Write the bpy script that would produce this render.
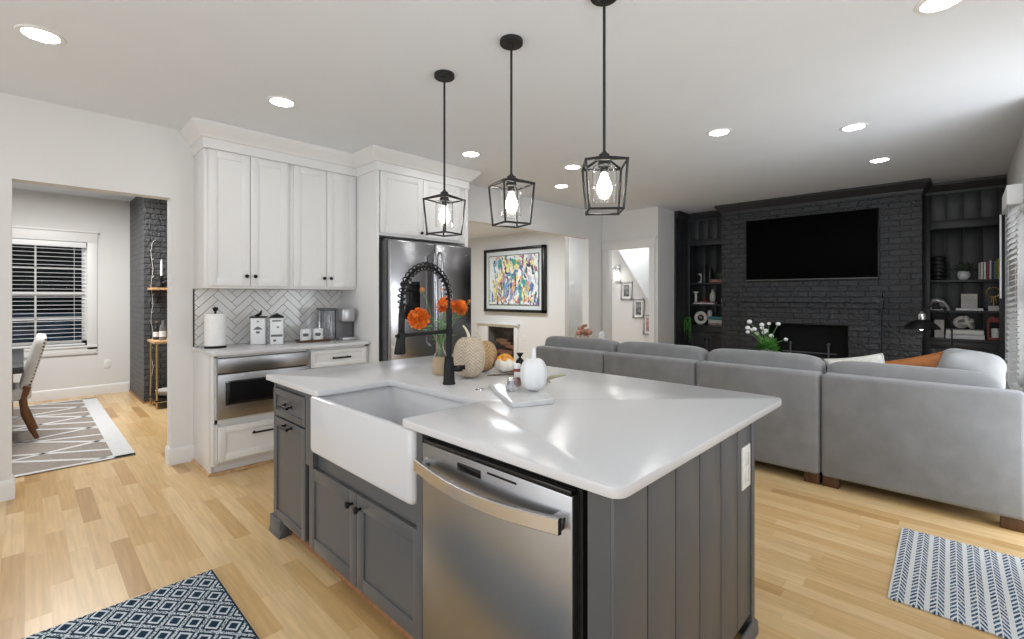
import bpy, bmesh, math, random
from mathutils import Matrix, Vector
random.seed(7)
PI = math.pi
for o in list(bpy.data.objects): bpy.data.objects.remove(o)
SC = bpy.context.scene
COL = SC.collection
# ------------------------------------------------------------------ camera, world, light, exposure
cam_d = bpy.data.cameras.new('camera'); cam = bpy.data.objects.new('camera', cam_d); COL.objects.link(cam)
cam_d.sensor_width = 36.0; cam_d.sensor_fit = 'HORIZONTAL'
cam_d.lens = 36.0 * 470 / 1024
cam_d.shift_y = -23.5 / 1024
cam_d.clip_start = 0.05
cam.location = (0, 0, 1.38)
cam.rotation_euler = (PI / 2, 0, math.radians(43.95 - 90))
SC.camera = cam
W = bpy.data.worlds.new('world'); SC.world = W; W.use_nodes = True
W.node_tree.nodes['Background'].inputs[0].default_value = (0.95, 0.97, 1.0, 1)
W.node_tree.nodes['Background'].inputs[1].default_value = 0.72
SC.view_settings.view_transform = 'Standard'
SC.view_settings.look = 'None'
SC.view_settings.gamma = 1.0
SC.view_settings.use_curve_mapping = False
SC.view_settings.exposure = 0.5
def area(name, loc, size, power, rot=(0, 0, 0), col=(1, 1, 1), sy=None):
    l = bpy.data.lights.new(name, 'AREA'); l.energy = power; l.color = col
    l.shape = 'RECTANGLE'; l.size = size; l.size_y = sy or size
    o = bpy.data.objects.new(name, l); COL.objects.link(o); o.location = loc; o.rotation_euler = rot
    return o
area('kitchen_side_fill', (-2.6, 1.2, 1.5), 2.2, 32, (0, -PI / 2, 0), (0.95, 0.975, 1.0), 3.0)  # added fill from the unseen kitchen side, no window stands there
area('upward_fill', (0.35, -0.9, 1.75), 0.9, 26, (math.radians(152), 0, math.radians(-46)), (0.93, 0.965, 1.0))  # added out-of-view fill aimed up to brighten the ceiling
area('living_side_fill', (4.1, -1.0, 1.1), 1.3, 30, (math.radians(98), 0, math.radians(-36)), (0.90, 0.95, 1.0), 1.8)  # added fill from the open right side, lifts the living room
area('dining_fill', (0.2, 6.9, 2.70), 1.0, 62, (0, 0, 0), (1, 0.985, 0.965))  # unseen fill, added because the dining room needs more light
area('hall_fill', (5.2, 6.2, 2.60), 0.8, 46, (0, 0, 0), (0.90, 0.95, 1.0))  # added fill hidden behind the header, brightens the hall
area('passage_fill', (7.3, 6.6, 2.60), 0.4, 14, (0, 0, 0), (0.95, 0.97, 1.0))  # hidden fill added to lighten the back wall of the passage
area('stair_fill', (6.98, 4.15, 2.70), 0.25, 6, (0, 0, 0), (1, 0.98, 0.95))  # small added fill for the stairwell pictures, no fitting modelled
DISC = 42.0        # strength of the recessed lamps
BULB = 55.0        # strength of the pendant bulbs

# ------------------------------------------------------------------ materials
MATS = {}
def nd(nt, t, **kw):
    n = nt.nodes.new(t)
    for k, v in kw.items(): setattr(n, k, v)
    return n
def base(name, col, rough=.5, metal=0, spec=.5, coat=0, trans=0, ior=1.45, emit=None, estr=0, sheen=0):
    m = bpy.data.materials.new(name); m.use_nodes = True
    b = m.node_tree.nodes['Principled BSDF']
    b.inputs['Base Color'].default_value = (*col, 1)
    b.inputs['Roughness'].default_value = rough
    b.inputs['Metallic'].default_value = metal
    b.inputs['Specular IOR Level'].default_value = spec
    b.inputs['Coat Weight'].default_value = coat
    b.inputs['Transmission Weight'].default_value = trans
    b.inputs['IOR'].default_value = ior
    b.inputs['Sheen Weight'].default_value = sheen
    if emit: b.inputs['Emission Color'].default_value = (*emit, 1); b.inputs['Emission Strength'].default_value = estr
    return m
def noisy(name, col, rough=.5, scale=8, var=.06, bump=0, bscale=None, stretch=(1, 1, 1), **kw):
    """principled with a noise that varies its colour a little and an optional fine bump"""
    if name in MATS: return MATS[name]
    m = base(name, col, rough, **kw); nt = m.node_tree; b = nt.nodes['Principled BSDF']
    tc = nd(nt, 'ShaderNodeTexCoord'); mp = nd(nt, 'ShaderNodeMapping'); mp.inputs['Scale'].default_value = stretch
    nt.links.new(tc.outputs['Object'], mp.inputs[0])
    nz = nd(nt, 'ShaderNodeTexNoise'); nz.inputs['Scale'].default_value = scale; nz.inputs['Detail'].default_value = 5
    nt.links.new(mp.outputs[0], nz.inputs['Vector'])
    rp = nd(nt, 'ShaderNodeValToRGB')
    rp.color_ramp.elements[0].position = .3; rp.color_ramp.elements[1].position = .7
    rp.color_ramp.elements[0].color = (*[max(0, c * (1 - var)) for c in col], 1)
    rp.color_ramp.elements[1].color = (*[min(1, c * (1 + var)) for c in col], 1)
    nt.links.new(nz.outputs['Fac'], rp.inputs[0]); nt.links.new(rp.outputs[0], b.inputs['Base Color'])
    if bump:
        n2 = nd(nt, 'ShaderNodeTexNoise'); n2.inputs['Scale'].default_value = bscale or scale * 6; n2.inputs['Detail'].default_value = 3
        nt.links.new(mp.outputs[0], n2.inputs['Vector'])
        bp = nd(nt, 'ShaderNodeBump'); bp.inputs['Strength'].default_value = bump; bp.inputs['Distance'].default_value = .004
        nt.links.new(n2.outputs['Fac'], bp.inputs['Height']); nt.links.new(bp.outputs[0], b.inputs['Normal'])
    MATS[name] = m
    return m
def math_(nt, op, a, b=None, c=None):
    n = nd(nt, 'ShaderNodeMath', operation=op)
    for i, v in enumerate((a, b, c)):
        if v is None: continue
        if isinstance(v, (int, float)): n.inputs[i].default_value = v
        else: nt.links.new(v, n.inputs[i])
    return n.outputs[0]
def objxyz(nt):
    tc = nd(nt, 'ShaderNodeTexCoord'); s = nd(nt, 'ShaderNodeSeparateXYZ'); nt.links.new(tc.outputs['Object'], s.inputs[0])
    return tc.outputs['Object'], s.outputs[0], s.outputs[1], s.outputs[2]
def comb(nt, x, y, z=0):
    n = nd(nt, 'ShaderNodeCombineXYZ')
    for i, v in enumerate((x, y, z)):
        if isinstance(v, (int, float)): n.inputs[i].default_value = v
        else: nt.links.new(v, n.inputs[i])
    return n.outputs[0]
def mixc(nt, f, a, b, mode='MIX'):
    n = nd(nt, 'ShaderNodeMix', data_type='RGBA', blend_type=mode)
    if isinstance(f, (int, float)): n.inputs[0].default_value = f
    else: nt.links.new(f, n.inputs[0])
    for i, v in ((6, a), (7, b)):
        if isinstance(v, tuple): n.inputs[i].default_value = (*v, 1)
        else: nt.links.new(v, n.inputs[i])
    return n.outputs[2]
def wood_floor():
    m = base('oak_floor', (.6, .42, .24), .28); nt = m.node_tree; b = nt.nodes['Principled BSDF']
    vec, x, y, z = objxyz(nt)
    rw = .083
    r = math_(nt, 'DIVIDE', x, rw); row = math_(nt, 'FLOOR', r); fr = math_(nt, 'FRACT', r)
    wn = nd(nt, 'ShaderNodeTexWhiteNoise', noise_dimensions='1D'); nt.links.new(row, wn.inputs['W'])
    u = math_(nt, 'ADD', math_(nt, 'DIVIDE', y, .70), math_(nt, 'MULTIPLY', wn.outputs['Value'], 17.0))
    col = math_(nt, 'FLOOR', u); fu = math_(nt, 'FRACT', u)
    w2 = nd(nt, 'ShaderNodeTexWhiteNoise', noise_dimensions='2D'); nt.links.new(comb(nt, row, col), w2.inputs['Vector'])
    rp = nd(nt, 'ShaderNodeValToRGB'); e = rp.color_ramp.elements
    e[0].position = 0; e[0].color = (.46, .27, .105, 1)
    e[1].position = 1; e[1].color = (.74, .53, .285, 1)
    for p, c in ((.10, (.60, .385, .165, 1)), (.5, (.67, .46, .225, 1)), (.8, (.71, .505, .265, 1))):
        k = e.new(p); k.color = c
    nt.links.new(w2.outputs['Value'], rp.inputs[0])
    # grain, drawn out along the boards
    g = nd(nt, 'ShaderNodeTexNoise'); g.inputs['Scale'].default_value = 1; g.inputs['Detail'].default_value = 6
    nt.links.new(comb(nt, math_(nt, 'MULTIPLY', x, 55), math_(nt, 'ADD', math_(nt, 'MULTIPLY', y, 3), math_(nt, 'MULTIPLY', w2.outputs['Value'], 40)), 0), g.inputs['Vector'])
    gr = nd(nt, 'ShaderNodeMapRange'); gr.inputs[1].default_value = .3; gr.inputs[2].default_value = .7; gr.inputs[3].default_value = .86; gr.inputs[4].default_value = 1.08
    nt.links.new(g.outputs['Fac'], gr.inputs[0])
    c1 = mixc(nt, 1.0, rp.outputs[0], comb(nt, gr.outputs[0], gr.outputs[0], gr.outputs[0]), 'MULTIPLY')
    gap = math_(nt, 'MAXIMUM', math_(nt, 'LESS_THAN', fr, .022), math_(nt, 'LESS_THAN', fu, .0022))
    c2 = mixc(nt, math_(nt, 'MULTIPLY', gap, .22), c1, (.30, .18, .08))
    nt.links.new(c2, b.inputs['Base Color'])
    return m
def brick(name, col, mortar, rough=.42, bw=.205, bh=.072, bump=1.0):
    m = base(name, col, rough); nt = m.node_tree; b = nt.nodes['Principled BSDF']
    vec, x, y, z = objxyz(nt)
    nz = nd(nt, 'ShaderNodeTexNoise'); nz.inputs['Scale'].default_value = 9; nt.links.new(vec, nz.inputs['Vector'])
    wob = math_(nt, 'MULTIPLY', math_(nt, 'SUBTRACT', nz.outputs['Fac'], .5), .012)
    v = comb(nt, math_(nt, 'ADD', math_(nt, 'ADD', x, y), wob), math_(nt, 'ADD', z, wob))
    t = nd(nt, 'ShaderNodeTexBrick'); nt.links.new(v, t.inputs['Vector'])
    t.inputs['Scale'].default_value = 1; t.inputs['Brick Width'].default_value = bw; t.inputs['Row Height'].default_value = bh
    t.inputs['Mortar Size'].default_value = .0065; t.inputs['Mortar Smooth'].default_value = .35
    t.inputs['Color1'].default_value = (*col, 1); t.inputs['Color2'].default_value = (*[c * 1.35 for c in col], 1); t.inputs['Mortar'].default_value = (*mortar, 1)
    nt.links.new(t.outputs['Color'], b.inputs['Base Color'])
    n2 = nd(nt, 'ShaderNodeTexNoise'); n2.inputs['Scale'].default_value = 34; n2.inputs['Detail'].default_value = 4; nt.links.new(vec, n2.inputs['Vector'])
    h = math_(nt, 'ADD', math_(nt, 'MULTIPLY', math_(nt, 'SUBTRACT', 1.0, t.outputs['Fac']), 1.0), math_(nt, 'ADD', math_(nt, 'MULTIPLY', n2.outputs['Fac'], .9), math_(nt, 'MULTIPLY', nz.outputs['Fac'], .5)))
    bp = nd(nt, 'ShaderNodeBump'); bp.inputs['Strength'].default_value = bump; bp.inputs['Distance'].default_value = .018
    nt.links.new(h, bp.inputs['Height']); nt.links.new(bp.outputs[0], b.inputs['Normal'])
    return m
def quartz():
    m = base('white_quartz', (.61, .615, .63), .19, spec=.5); nt = m.node_tree; b = nt.nodes['Principled BSDF']
    vec, x, y, z = objxyz(nt)
    n = nd(nt, 'ShaderNodeTexNoise'); n.inputs['Scale'].default_value = 1.6; n.inputs['Detail'].default_value = 8; n.inputs['Distortion'].default_value = 1.2
    nt.links.new(vec, n.inputs['Vector'])
    v = math_(nt, 'ABSOLUTE', math_(nt, 'SUBTRACT', n.outputs['Fac'], .5))
    mr = nd(nt, 'ShaderNodeMapRange'); mr.inputs[1].default_value = 0; mr.inputs[2].default_value = .012; mr.inputs[3].default_value = .35; mr.inputs[4].default_value = 0
    nt.links.new(v, mr.inputs[0])
    n3 = nd(nt, 'ShaderNodeTexNoise'); n3.inputs['Scale'].default_value = 5; nt.links.new(vec, n3.inputs['Vector'])
    f = math_(nt, 'MULTIPLY', mr.outputs[0], n3.outputs['Fac'])
    nt.links.new(mixc(nt, f, (.61, .615, .63), (.58, .58, .585)), b.inputs['Base Color'])
    return m
def steel(name, col=(.52, .52, .53), rough=.26, axis='z'):
    m = base(name, col, rough, metal=1); nt = m.node_tree; b = nt.nodes['Principled BSDF']
    vec, x, y, z = objxyz(nt)
    n = nd(nt, 'ShaderNodeTexNoise'); n.inputs['Scale'].default_value = 1; n.inputs['Detail'].default_value = 3
    k = 260
    v = comb(nt, math_(nt, 'MULTIPLY', x, k), math_(nt, 'MULTIPLY', y, k), math_(nt, 'MULTIPLY', z, 2)) if axis == 'z' else comb(nt, math_(nt, 'MULTIPLY', x, 2), math_(nt, 'MULTIPLY', y, 2), math_(nt, 'MULTIPLY', z, k))
    nt.links.new(v, n.inputs['Vector'])
    bp = nd(nt, 'ShaderNodeBump'); bp.inputs['Strength'].default_value = .10; bp.inputs['Distance'].default_value = .002
    nt.links.new(n.outputs['Fac'], bp.inputs['Height']); nt.links.new(bp.outputs[0], b.inputs['Normal'])
    n2 = nd(nt, 'ShaderNodeTexNoise'); n2.inputs['Scale'].default_value = 3; nt.links.new(vec, n2.inputs['Vector'])
    mr = nd(nt, 'ShaderNodeMapRange'); mr.inputs[3].default_value = rough * .8; mr.inputs[4].default_value = rough * 1.25
    nt.links.new(n2.outputs['Fac'], mr.inputs[0]); nt.links.new(mr.outputs[0], b.inputs['Roughness'])
    return m
def diamond_rug():
    m = base('navy_diamond_weave', (.03, .06, .1), .95, spec=.1); nt = m.node_tree; b = nt.nodes['Principled BSDF']
    vec, x, y, z = objxyz(nt)
    px = math_(nt, 'PINGPONG', math_(nt, 'DIVIDE', x, .054), 1.0); py = math_(nt, 'PINGPONG', math_(nt, 'DIVIDE', y, .070), 1.0)
    d = math_(nt, 'ADD', px, py)                       # 0..2, level lines are diamonds
    w = nd(nt, 'ShaderNodeTexNoise'); w.inputs['Scale'].default_value = 190; nt.links.new(vec, w.inputs['Vector'])
    br = math_(nt, 'GREATER_THAN', w.outputs['Fac'], .47)
    l1 = math_(nt, 'LESS_THAN', math_(nt, 'ABSOLUTE', math_(nt, 'SUBTRACT', d, .48)), .11)
    l2 = math_(nt, 'LESS_THAN', math_(nt, 'ABSOLUTE', math_(nt, 'SUBTRACT', d, 1.48)), .11)
    l3 = math_(nt, 'LESS_THAN', math_(nt, 'ABSOLUTE', math_(nt, 'SUBTRACT', d, 1.0)), .17)
    f = math_(nt, 'MAXIMUM', math_(nt, 'MAXIMUM', l1, l2), math_(nt, 'MULTIPLY', l3, br))
    ax = math_(nt, 'LESS_THAN', math_(nt, 'ABSOLUTE', x), .366)
    f = math_(nt, 'MULTIPLY', f, ax)
    sp = math_(nt, 'ADD', math_(nt, 'MULTIPLY', w.outputs['Fac'], .9), .30)
    f = math_(nt, 'MULTIPLY', f, sp)
    nt.links.new(mixc(nt, f, (.016, .040, .070), (.80, .88, .92)), b.inputs['Base Color'])
    bp = nd(nt, 'ShaderNodeBump'); bp.inputs['Strength'].default_value = .5; bp.inputs['Distance'].default_value = .004
    nt.links.new(w.outputs['Fac'], bp.inputs['Height']); nt.links.new(bp.outputs[0], b.inputs['Normal'])
    return m
def leaf_rug():
    m = base('blue_leaf_stripe_weave', (.6, .62, .62), .95, spec=.1); nt = m.node_tree; b = nt.nodes['Principled BSDF']
    vec, x, y, z = objxyz(nt)
    p = .0665
    n = nd(nt, 'ShaderNodeTexNoise'); n.inputs['Scale'].default_value = 22; nt.links.new(vec, n.inputs['Vector'])
    wob = math_(nt, 'MULTIPLY', math_(nt, 'SUBTRACT', n.outputs['Fac'], .5), .5)
    u = math_(nt, 'SUBTRACT', math_(nt, 'FRACT', math_(nt, 'ADD', math_(nt, 'DIVIDE', y, p), .5)), .5)
    au = math_(nt, 'ABSOLUTE', u)
    band = math_(nt, 'MULTIPLY', math_(nt, 'LESS_THAN', au, .36), math_(nt, 'GREATER_THAN', au, .035))
    ph = math_(nt, 'FRACT', math_(nt, 'ADD', math_(nt, 'ADD', math_(nt, 'DIVIDE', x, .036), math_(nt, 'MULTIPLY', au, 3.6)), wob))
    dash = math_(nt, 'LESS_THAN', ph, .56)
    n2 = nd(nt, 'ShaderNodeTexNoise'); n2.inputs['Scale'].default_value = 160; nt.links.new(vec, n2.inputs['Vector'])
    f = math_(nt, 'MULTIPLY', math_(nt, 'MULTIPLY', band, dash), math_(nt, 'GREATER_THAN', n2.outputs['Fac'], .36))
    w = nd(nt, 'ShaderNodeTexNoise'); w.inputs['Scale'].default_value = 6; nt.links.new(vec, w.inputs['Vector'])
    blue = mixc(nt, w.outputs['Fac'], (.012, .03, .065), (.05, .12, .24))
    nt.links.new(mixc(nt, f, (.62, .64, .64), blue), b.inputs['Base Color'])
    bp = nd(nt, 'ShaderNodeBump'); bp.inputs['Strength'].default_value = .5; bp.inputs['Distance'].default_value = .004
    nt.links.new(n2.outputs['Fac'], bp.inputs['Height']); nt.links.new(bp.outputs[0], b.inputs['Normal'])
    return m
def weave(name, c1, c2, s=60):
    m = base(name, c1, .75, spec=.3); nt = m.node_tree; b = nt.nodes['Principled BSDF']
    vec, x, y, z = objxyz(nt)
    a = math_(nt, 'ARCTAN2', y, x)
    t = math_(nt, 'FRACT', math_(nt, 'ADD', math_(nt, 'MULTIPLY', z, s), math_(nt, 'MULTIPLY', math_(nt, 'PINGPONG', math_(nt, 'MULTIPLY', a, 3.5), 1.0), 1.2)))
    tri = math_(nt, 'PINGPONG', math_(nt, 'MULTIPLY', t, 2), 1.0)
    n = nd(nt, 'ShaderNodeTexNoise'); n.inputs['Scale'].default_value = 45; nt.links.new(vec, n.inputs['Vector'])
    f = math_(nt, 'MULTIPLY', math_(nt, 'ADD', tri, n.outputs['Fac']), .6)
    nt.links.new(mixc(nt, f, c2, c1), b.inputs['Base Color'])
    bp = nd(nt, 'ShaderNodeBump'); bp.inputs['Strength'].default_value = .8; bp.inputs['Distance'].default_value = .004
    nt.links.new(tri, bp.inputs['Height']); nt.links.new(bp.outputs[0], b.inputs['Normal'])
    return m
def abstract_paint():
    m = base('abstract_paint', (.8, .8, .8), .55); nt = m.node_tree; b = nt.nodes['Principled BSDF']
    vec, x, y, z = objxyz(nt)
    mp = nd(nt, 'ShaderNodeMapping'); mp.inputs['Scale'].default_value = (1, 1.1, .55); nt.links.new(vec, mp.inputs[0])
    n = nd(nt, 'ShaderNodeTexNoise'); n.inputs['Scale'].default_value = 5; n.inputs['Detail'].default_value = 3; nt.links.new(mp.outputs[0], n.inputs['Vector'])
    dis = nd(nt, 'ShaderNodeVectorMath', operation='MULTIPLY_ADD'); nt.links.new(n.outputs['Color'], dis.inputs[0])
    dis.inputs[1].default_value = (.5, .5, .5); nt.links.new(mp.outputs[0], dis.inputs[2])
    vo = nd(nt, 'ShaderNodeTexVoronoi'); vo.inputs['Scale'].default_value = 15; nt.links.new(dis.outputs[0], vo.inputs['Vector'])
    sp = nd(nt, 'ShaderNodeSeparateColor'); nt.links.new(vo.outputs['Color'], sp.inputs[0])
    rp = nd(nt, 'ShaderNodeValToRGB'); rp.color_ramp.interpolation = 'CONSTANT'; e = rp.color_ramp.elements
    cols = [(.75, .70, .38), (.55, .42, .12), (.10, .16, .36), (.30, .12, .20), (.75, .74, .72), (.06, .30, .24), (.62, .28, .18), (.16, .32, .50), (.05, .06, .10), (.68, .62, .25), (.45, .50, .60), (.80, .80, .80)]
    e[0].color = (*cols[0], 1); e[1].position = 11 / 12; e[1].color = (*cols[11], 1)
    for i in range(1, 11): k = e.new(i / 12); k.color = (*cols[i], 1)
    nt.links.new(sp.outputs[0], rp.inputs[0])
    # white paper towards the borders of the sheet
    rad = math_(nt, 'MAXIMUM', math_(nt, 'DIVIDE', math_(nt, 'ABSOLUTE', y), .69), math_(nt, 'DIVIDE', math_(nt, 'ABSOLUTE', z), .52))
    edge = math_(nt, 'GREATER_THAN', math_(nt, 'ADD', rad, math_(nt, 'MULTIPLY', sp.outputs[1], .34)), 1.08)
    nt.links.new(mixc(nt, edge, rp.outputs[0], (.72, .76, .76)), b.inputs['Base Color'])
    return m
def marble(name, c1, c2, scale=6):
    m = base(name, c1, .2); nt = m.node_tree; b = nt.nodes['Principled BSDF']
    vec, x, y, z = objxyz(nt)
    n = nd(nt, 'ShaderNodeTexNoise'); n.inputs['Scale'].default_value = scale; n.inputs['Detail'].default_value = 7; n.inputs['Distortion'].default_value = 1.5
    nt.links.new(vec, n.inputs['Vector'])
    rp = nd(nt, 'ShaderNodeValToRGB'); rp.color_ramp.elements[0].position = .35; rp.color_ramp.elements[1].position = .6
    rp.color_ramp.elements[0].color = (*c2, 1); rp.color_ramp.elements[1].color = (*c1, 1)
    nt.links.new(n.outputs['Fac'], rp.inputs[0]); nt.links.new(rp.outputs[0], b.inputs['Base Color'])
    return m
def wood(name, col, rough=.4, s=(30, 30, 3)):
    return noisy(name, col, rough, scale=1, var=.28, stretch=s)

M = dict(
    wall=noisy('white_wall_paint', (.72, .715, .705), .75, 3, .012, .05, 180),
    ceil=noisy('ceiling_paint', (.765, .805, .85), .85, 3, .012, .05, 160),
    trim=noisy('white_trim_paint', (.75, .745, .735), .4, 4, .01),
    cab=noisy('white_cabinet_paint', (.74, .74, .735), .35, 4, .01),
    grey=noisy('grey_cabinet_paint', (.085, .087, .091), .38, 5, .03),
    floor=wood_floor(), quartz=quartz(),
    steel=steel('brushed_steel', (.36, .36, .365), .30), steelx=steel('brushed_steel_bar', (.62, .62, .63), .22, 'x'),
    fridge=steel('dark_brushed_steel', (.40, .40, .42), .2),
    blackm=noisy('matte_black_metal', (.006, .006, .0065), .45, 20, .2, spec=.3),
    pendm=noisy('aged_black_iron', (.010, .010, .011), .5, 30, .3),
    black=noisy('satin_black', (.008, .008, .009), .3, 10, .2),
    void=noisy('dark_recess', (.012, .012, .012), .7, 10, .2),
    glassblack=noisy('black_glass', (.006, .006, .007), .06, 10, .1),
    screen=noisy('television_glass', (.0012, .0012, .0013), .55, 3, .1, spec=.04),
    brick=brick('charcoal_painted_brick', (.026, .028, .032), (.013, .014, .017), .30),
    dbrick=brick('black_painted_brick', (.055, .057, .062), (.018, .019, .022), .42),
    char=noisy('charcoal_paint', (.027, .029, .032), .42, 5, .08),
    sofa=noisy('grey_sofa_fabric', (.225, .228, .233), .95, 7, .10, .35, 260, spec=.15, sheen=.25),
    sofa2=noisy('grey_cushion_fabric', (.235, .238, .243), .95, 9, .08, .3, 240, spec=.15, sheen=.25),
    lgrey=noisy('pale_grey_fabric', (.30, .304, .31), .95, 9, .06, .35, 200, spec=.1),
    white=noisy('white_ceramic', (.72, .73, .74), .15, 6, .012),
    fire=noisy('fireclay_white', (.60, .605, .62), .1, 4, .008),
    paper=noisy('white_paper', (.82, .82, .81), .9, 30, .03, .3, 90),
    chairw=wood('brown_chair_wood', (.17, .07, .026), .4), oak=wood('honey_wood', (.28, .125, .045), .4), walnut=wood('dark_walnut', (.09, .04, .018), .45), pale=wood('pale_wood', (.55, .34, .17), .45),
    leather=noisy('cognac_leather', (.36, .125, .03), .5, 12, .22, .3, 90),
    boucle=noisy('ivory_boucle', (.68, .67, .64), .95, 40, .1, .9, 120),
    leaf=noisy('leaf_green', (.10, .32, .05), .5, 20, .35), leafd=noisy('dusty_green_leaf', (.07, .11, .075), .6, 20, .3), stem=noisy('stem_green', (.12, .26, .06), .5, 20, .25),
    orange=noisy('orange_petal', (.92, .18, .02), .6, 60, .35), orangel=noisy('light_orange_petal', (.90, .30, .05), .6, 60, .3), yel=noisy('amber_petal', (.75, .30, .02), .6, 50, .3), petal=noisy('white_petal', (.80, .80, .78), .7, 50, .05),
    gourdo=noisy('orange_gourd_skin', (.78, .33, .03), .4, 14, .2), gourdw=noisy('cream_gourd_skin', (.78, .75, .68), .35, 10, .05),
    seag=weave('woven_seagrass', (.66, .57, .46), (.36, .27, .18), 55), jute=weave('braided_jute', (.60, .42, .24), (.26, .15, .07), 45), wick=weave('pale_wicker', (.62, .50, .34), (.34, .24, .13), 90),
    olive=noisy('dry_olive_stem', (.36, .35, .24), .8, 20, .2), stemw=noisy('dried_stem', (.66, .58, .46), .8, 20, .15),
    marble=marble('grey_marble', (.60, .61, .62), (.52, .53, .54), 9), 
    glass=base('clear_glass', (1, 1, 1), .02, trans=1, ior=1.45), tint=base('smoky_glass', (.62, .64, .68), .05, trans=.85, ior=1.45),
    pane=base('thin_window_glass', (1, 1, 1), .0, trans=1, ior=1.02),
    gold=noisy('brushed_brass', (.55, .38, .16), .3, 20, .1, metal=1), chrome=noisy('bright_chrome', (.75, .75, .76), .12, 20, .03, metal=1),
    bulb=base('lit_bulb', (1, 1, 1), .3, emit=(1, .93, .82), estr=BULB), disc=base('lit_diffuser', (1, 1, 1), .5, emit=(1, .985, .96), estr=DISC),
    sconce=base('lit_sconce_glass', (1, 1, 1), .3, emit=(1, .97, .92), estr=9), lampb=base('lit_lamp_bulb', (1, 1, 1), .3, emit=(1, .96, .91), estr=45),
    slat=noisy('white_blind_slat', (.78, .79, .80), .45, 6, .01), plastic=noisy('white_plastic', (.78, .78, .77), .35, 6, .01),
    darkout=noisy('dark_backdrop', (.012, .016, .016), .9, 3, .6), outblue=noisy('dusky_blue_paint', (.03, .06, .10), .3, 5, .3),  # darkout: near-black of the added sheet outside, no real hedge
    rugn=diamond_rug(), rugl=leaf_rug(),
    taupe=noisy('taupe_rug_pile', (.30, .265, .235), .95, 40, .12, .5, 200), ivory=noisy('ivory_rug_pile', (.66, .67, .68), .95, 40, .05, .5, 200),
    linen=noisy('cream_linen', (.70, .69, .66), .9, 20, .05, .3, 200), slate=noisy('dark_slate_top', (.04, .042, .046), .3, 8, .15),
    greyp=noisy('grey_plastic', (.12, .12, .125), .35, 8, .08), silver=noisy('silver_plastic', (.45, .45, .46), .3, 8, .05, metal=.6),
    tile=noisy('white_glazed_tile', (.72, .715, .70), .16, 5, .05), grout=noisy('grey_grout', (.20, .20, .20), .9, 30, .1),
    paint=abstract_paint(), mat=noisy('picture_mat', (.68, .72, .72), .8, 10, .02), photo=noisy('black_white_photograph', (.22, .22, .22), .5, 16, .9),
    pinkp=noisy('faded_pink_print', (.45, .28, .27), .6, 14, .5), red=noisy('brick_red_paint', (.22, .035, .025), .45, 10, .2), coral=noisy('coral_cover', (.62, .22, .15), .6, 10, .1),
    teal=noisy('teal_cover', (.05, .25, .26), .6, 10, .15), stone=noisy('pale_plaster', (.62, .61, .58), .8, 14, .08, .3, 60), pebble=noisy('dark_pebble_glaze', (.02, .02, .022), .35, 10, .2),
    rust=noisy('rust_dried_flower', (.46, .24, .17), .9, 20, .5, .5), firelog=noisy('charred_log', (.07, .05, .04), .9, 20, .5),
    soot=noisy('sooty_firebrick', (.15, .14, .13), .9, 9, .3, .5), rustbr=brick('red_firebrick', (.20, .09, .055), (.11, .09, .08), .8),
)
def book_mat(i):
    cs = [(.62, .62, .60), (.70, .69, .66), (.72, .72, .70), (.30, .06, .10), (.66, .66, .66), (.05, .06, .12), (.25, .24, .22), (.12, .30, .08), (.75, .42, .03)]
    return noisy('book_cover_%d' % i, cs[i % len(cs)], .6, 12, .06)

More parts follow.
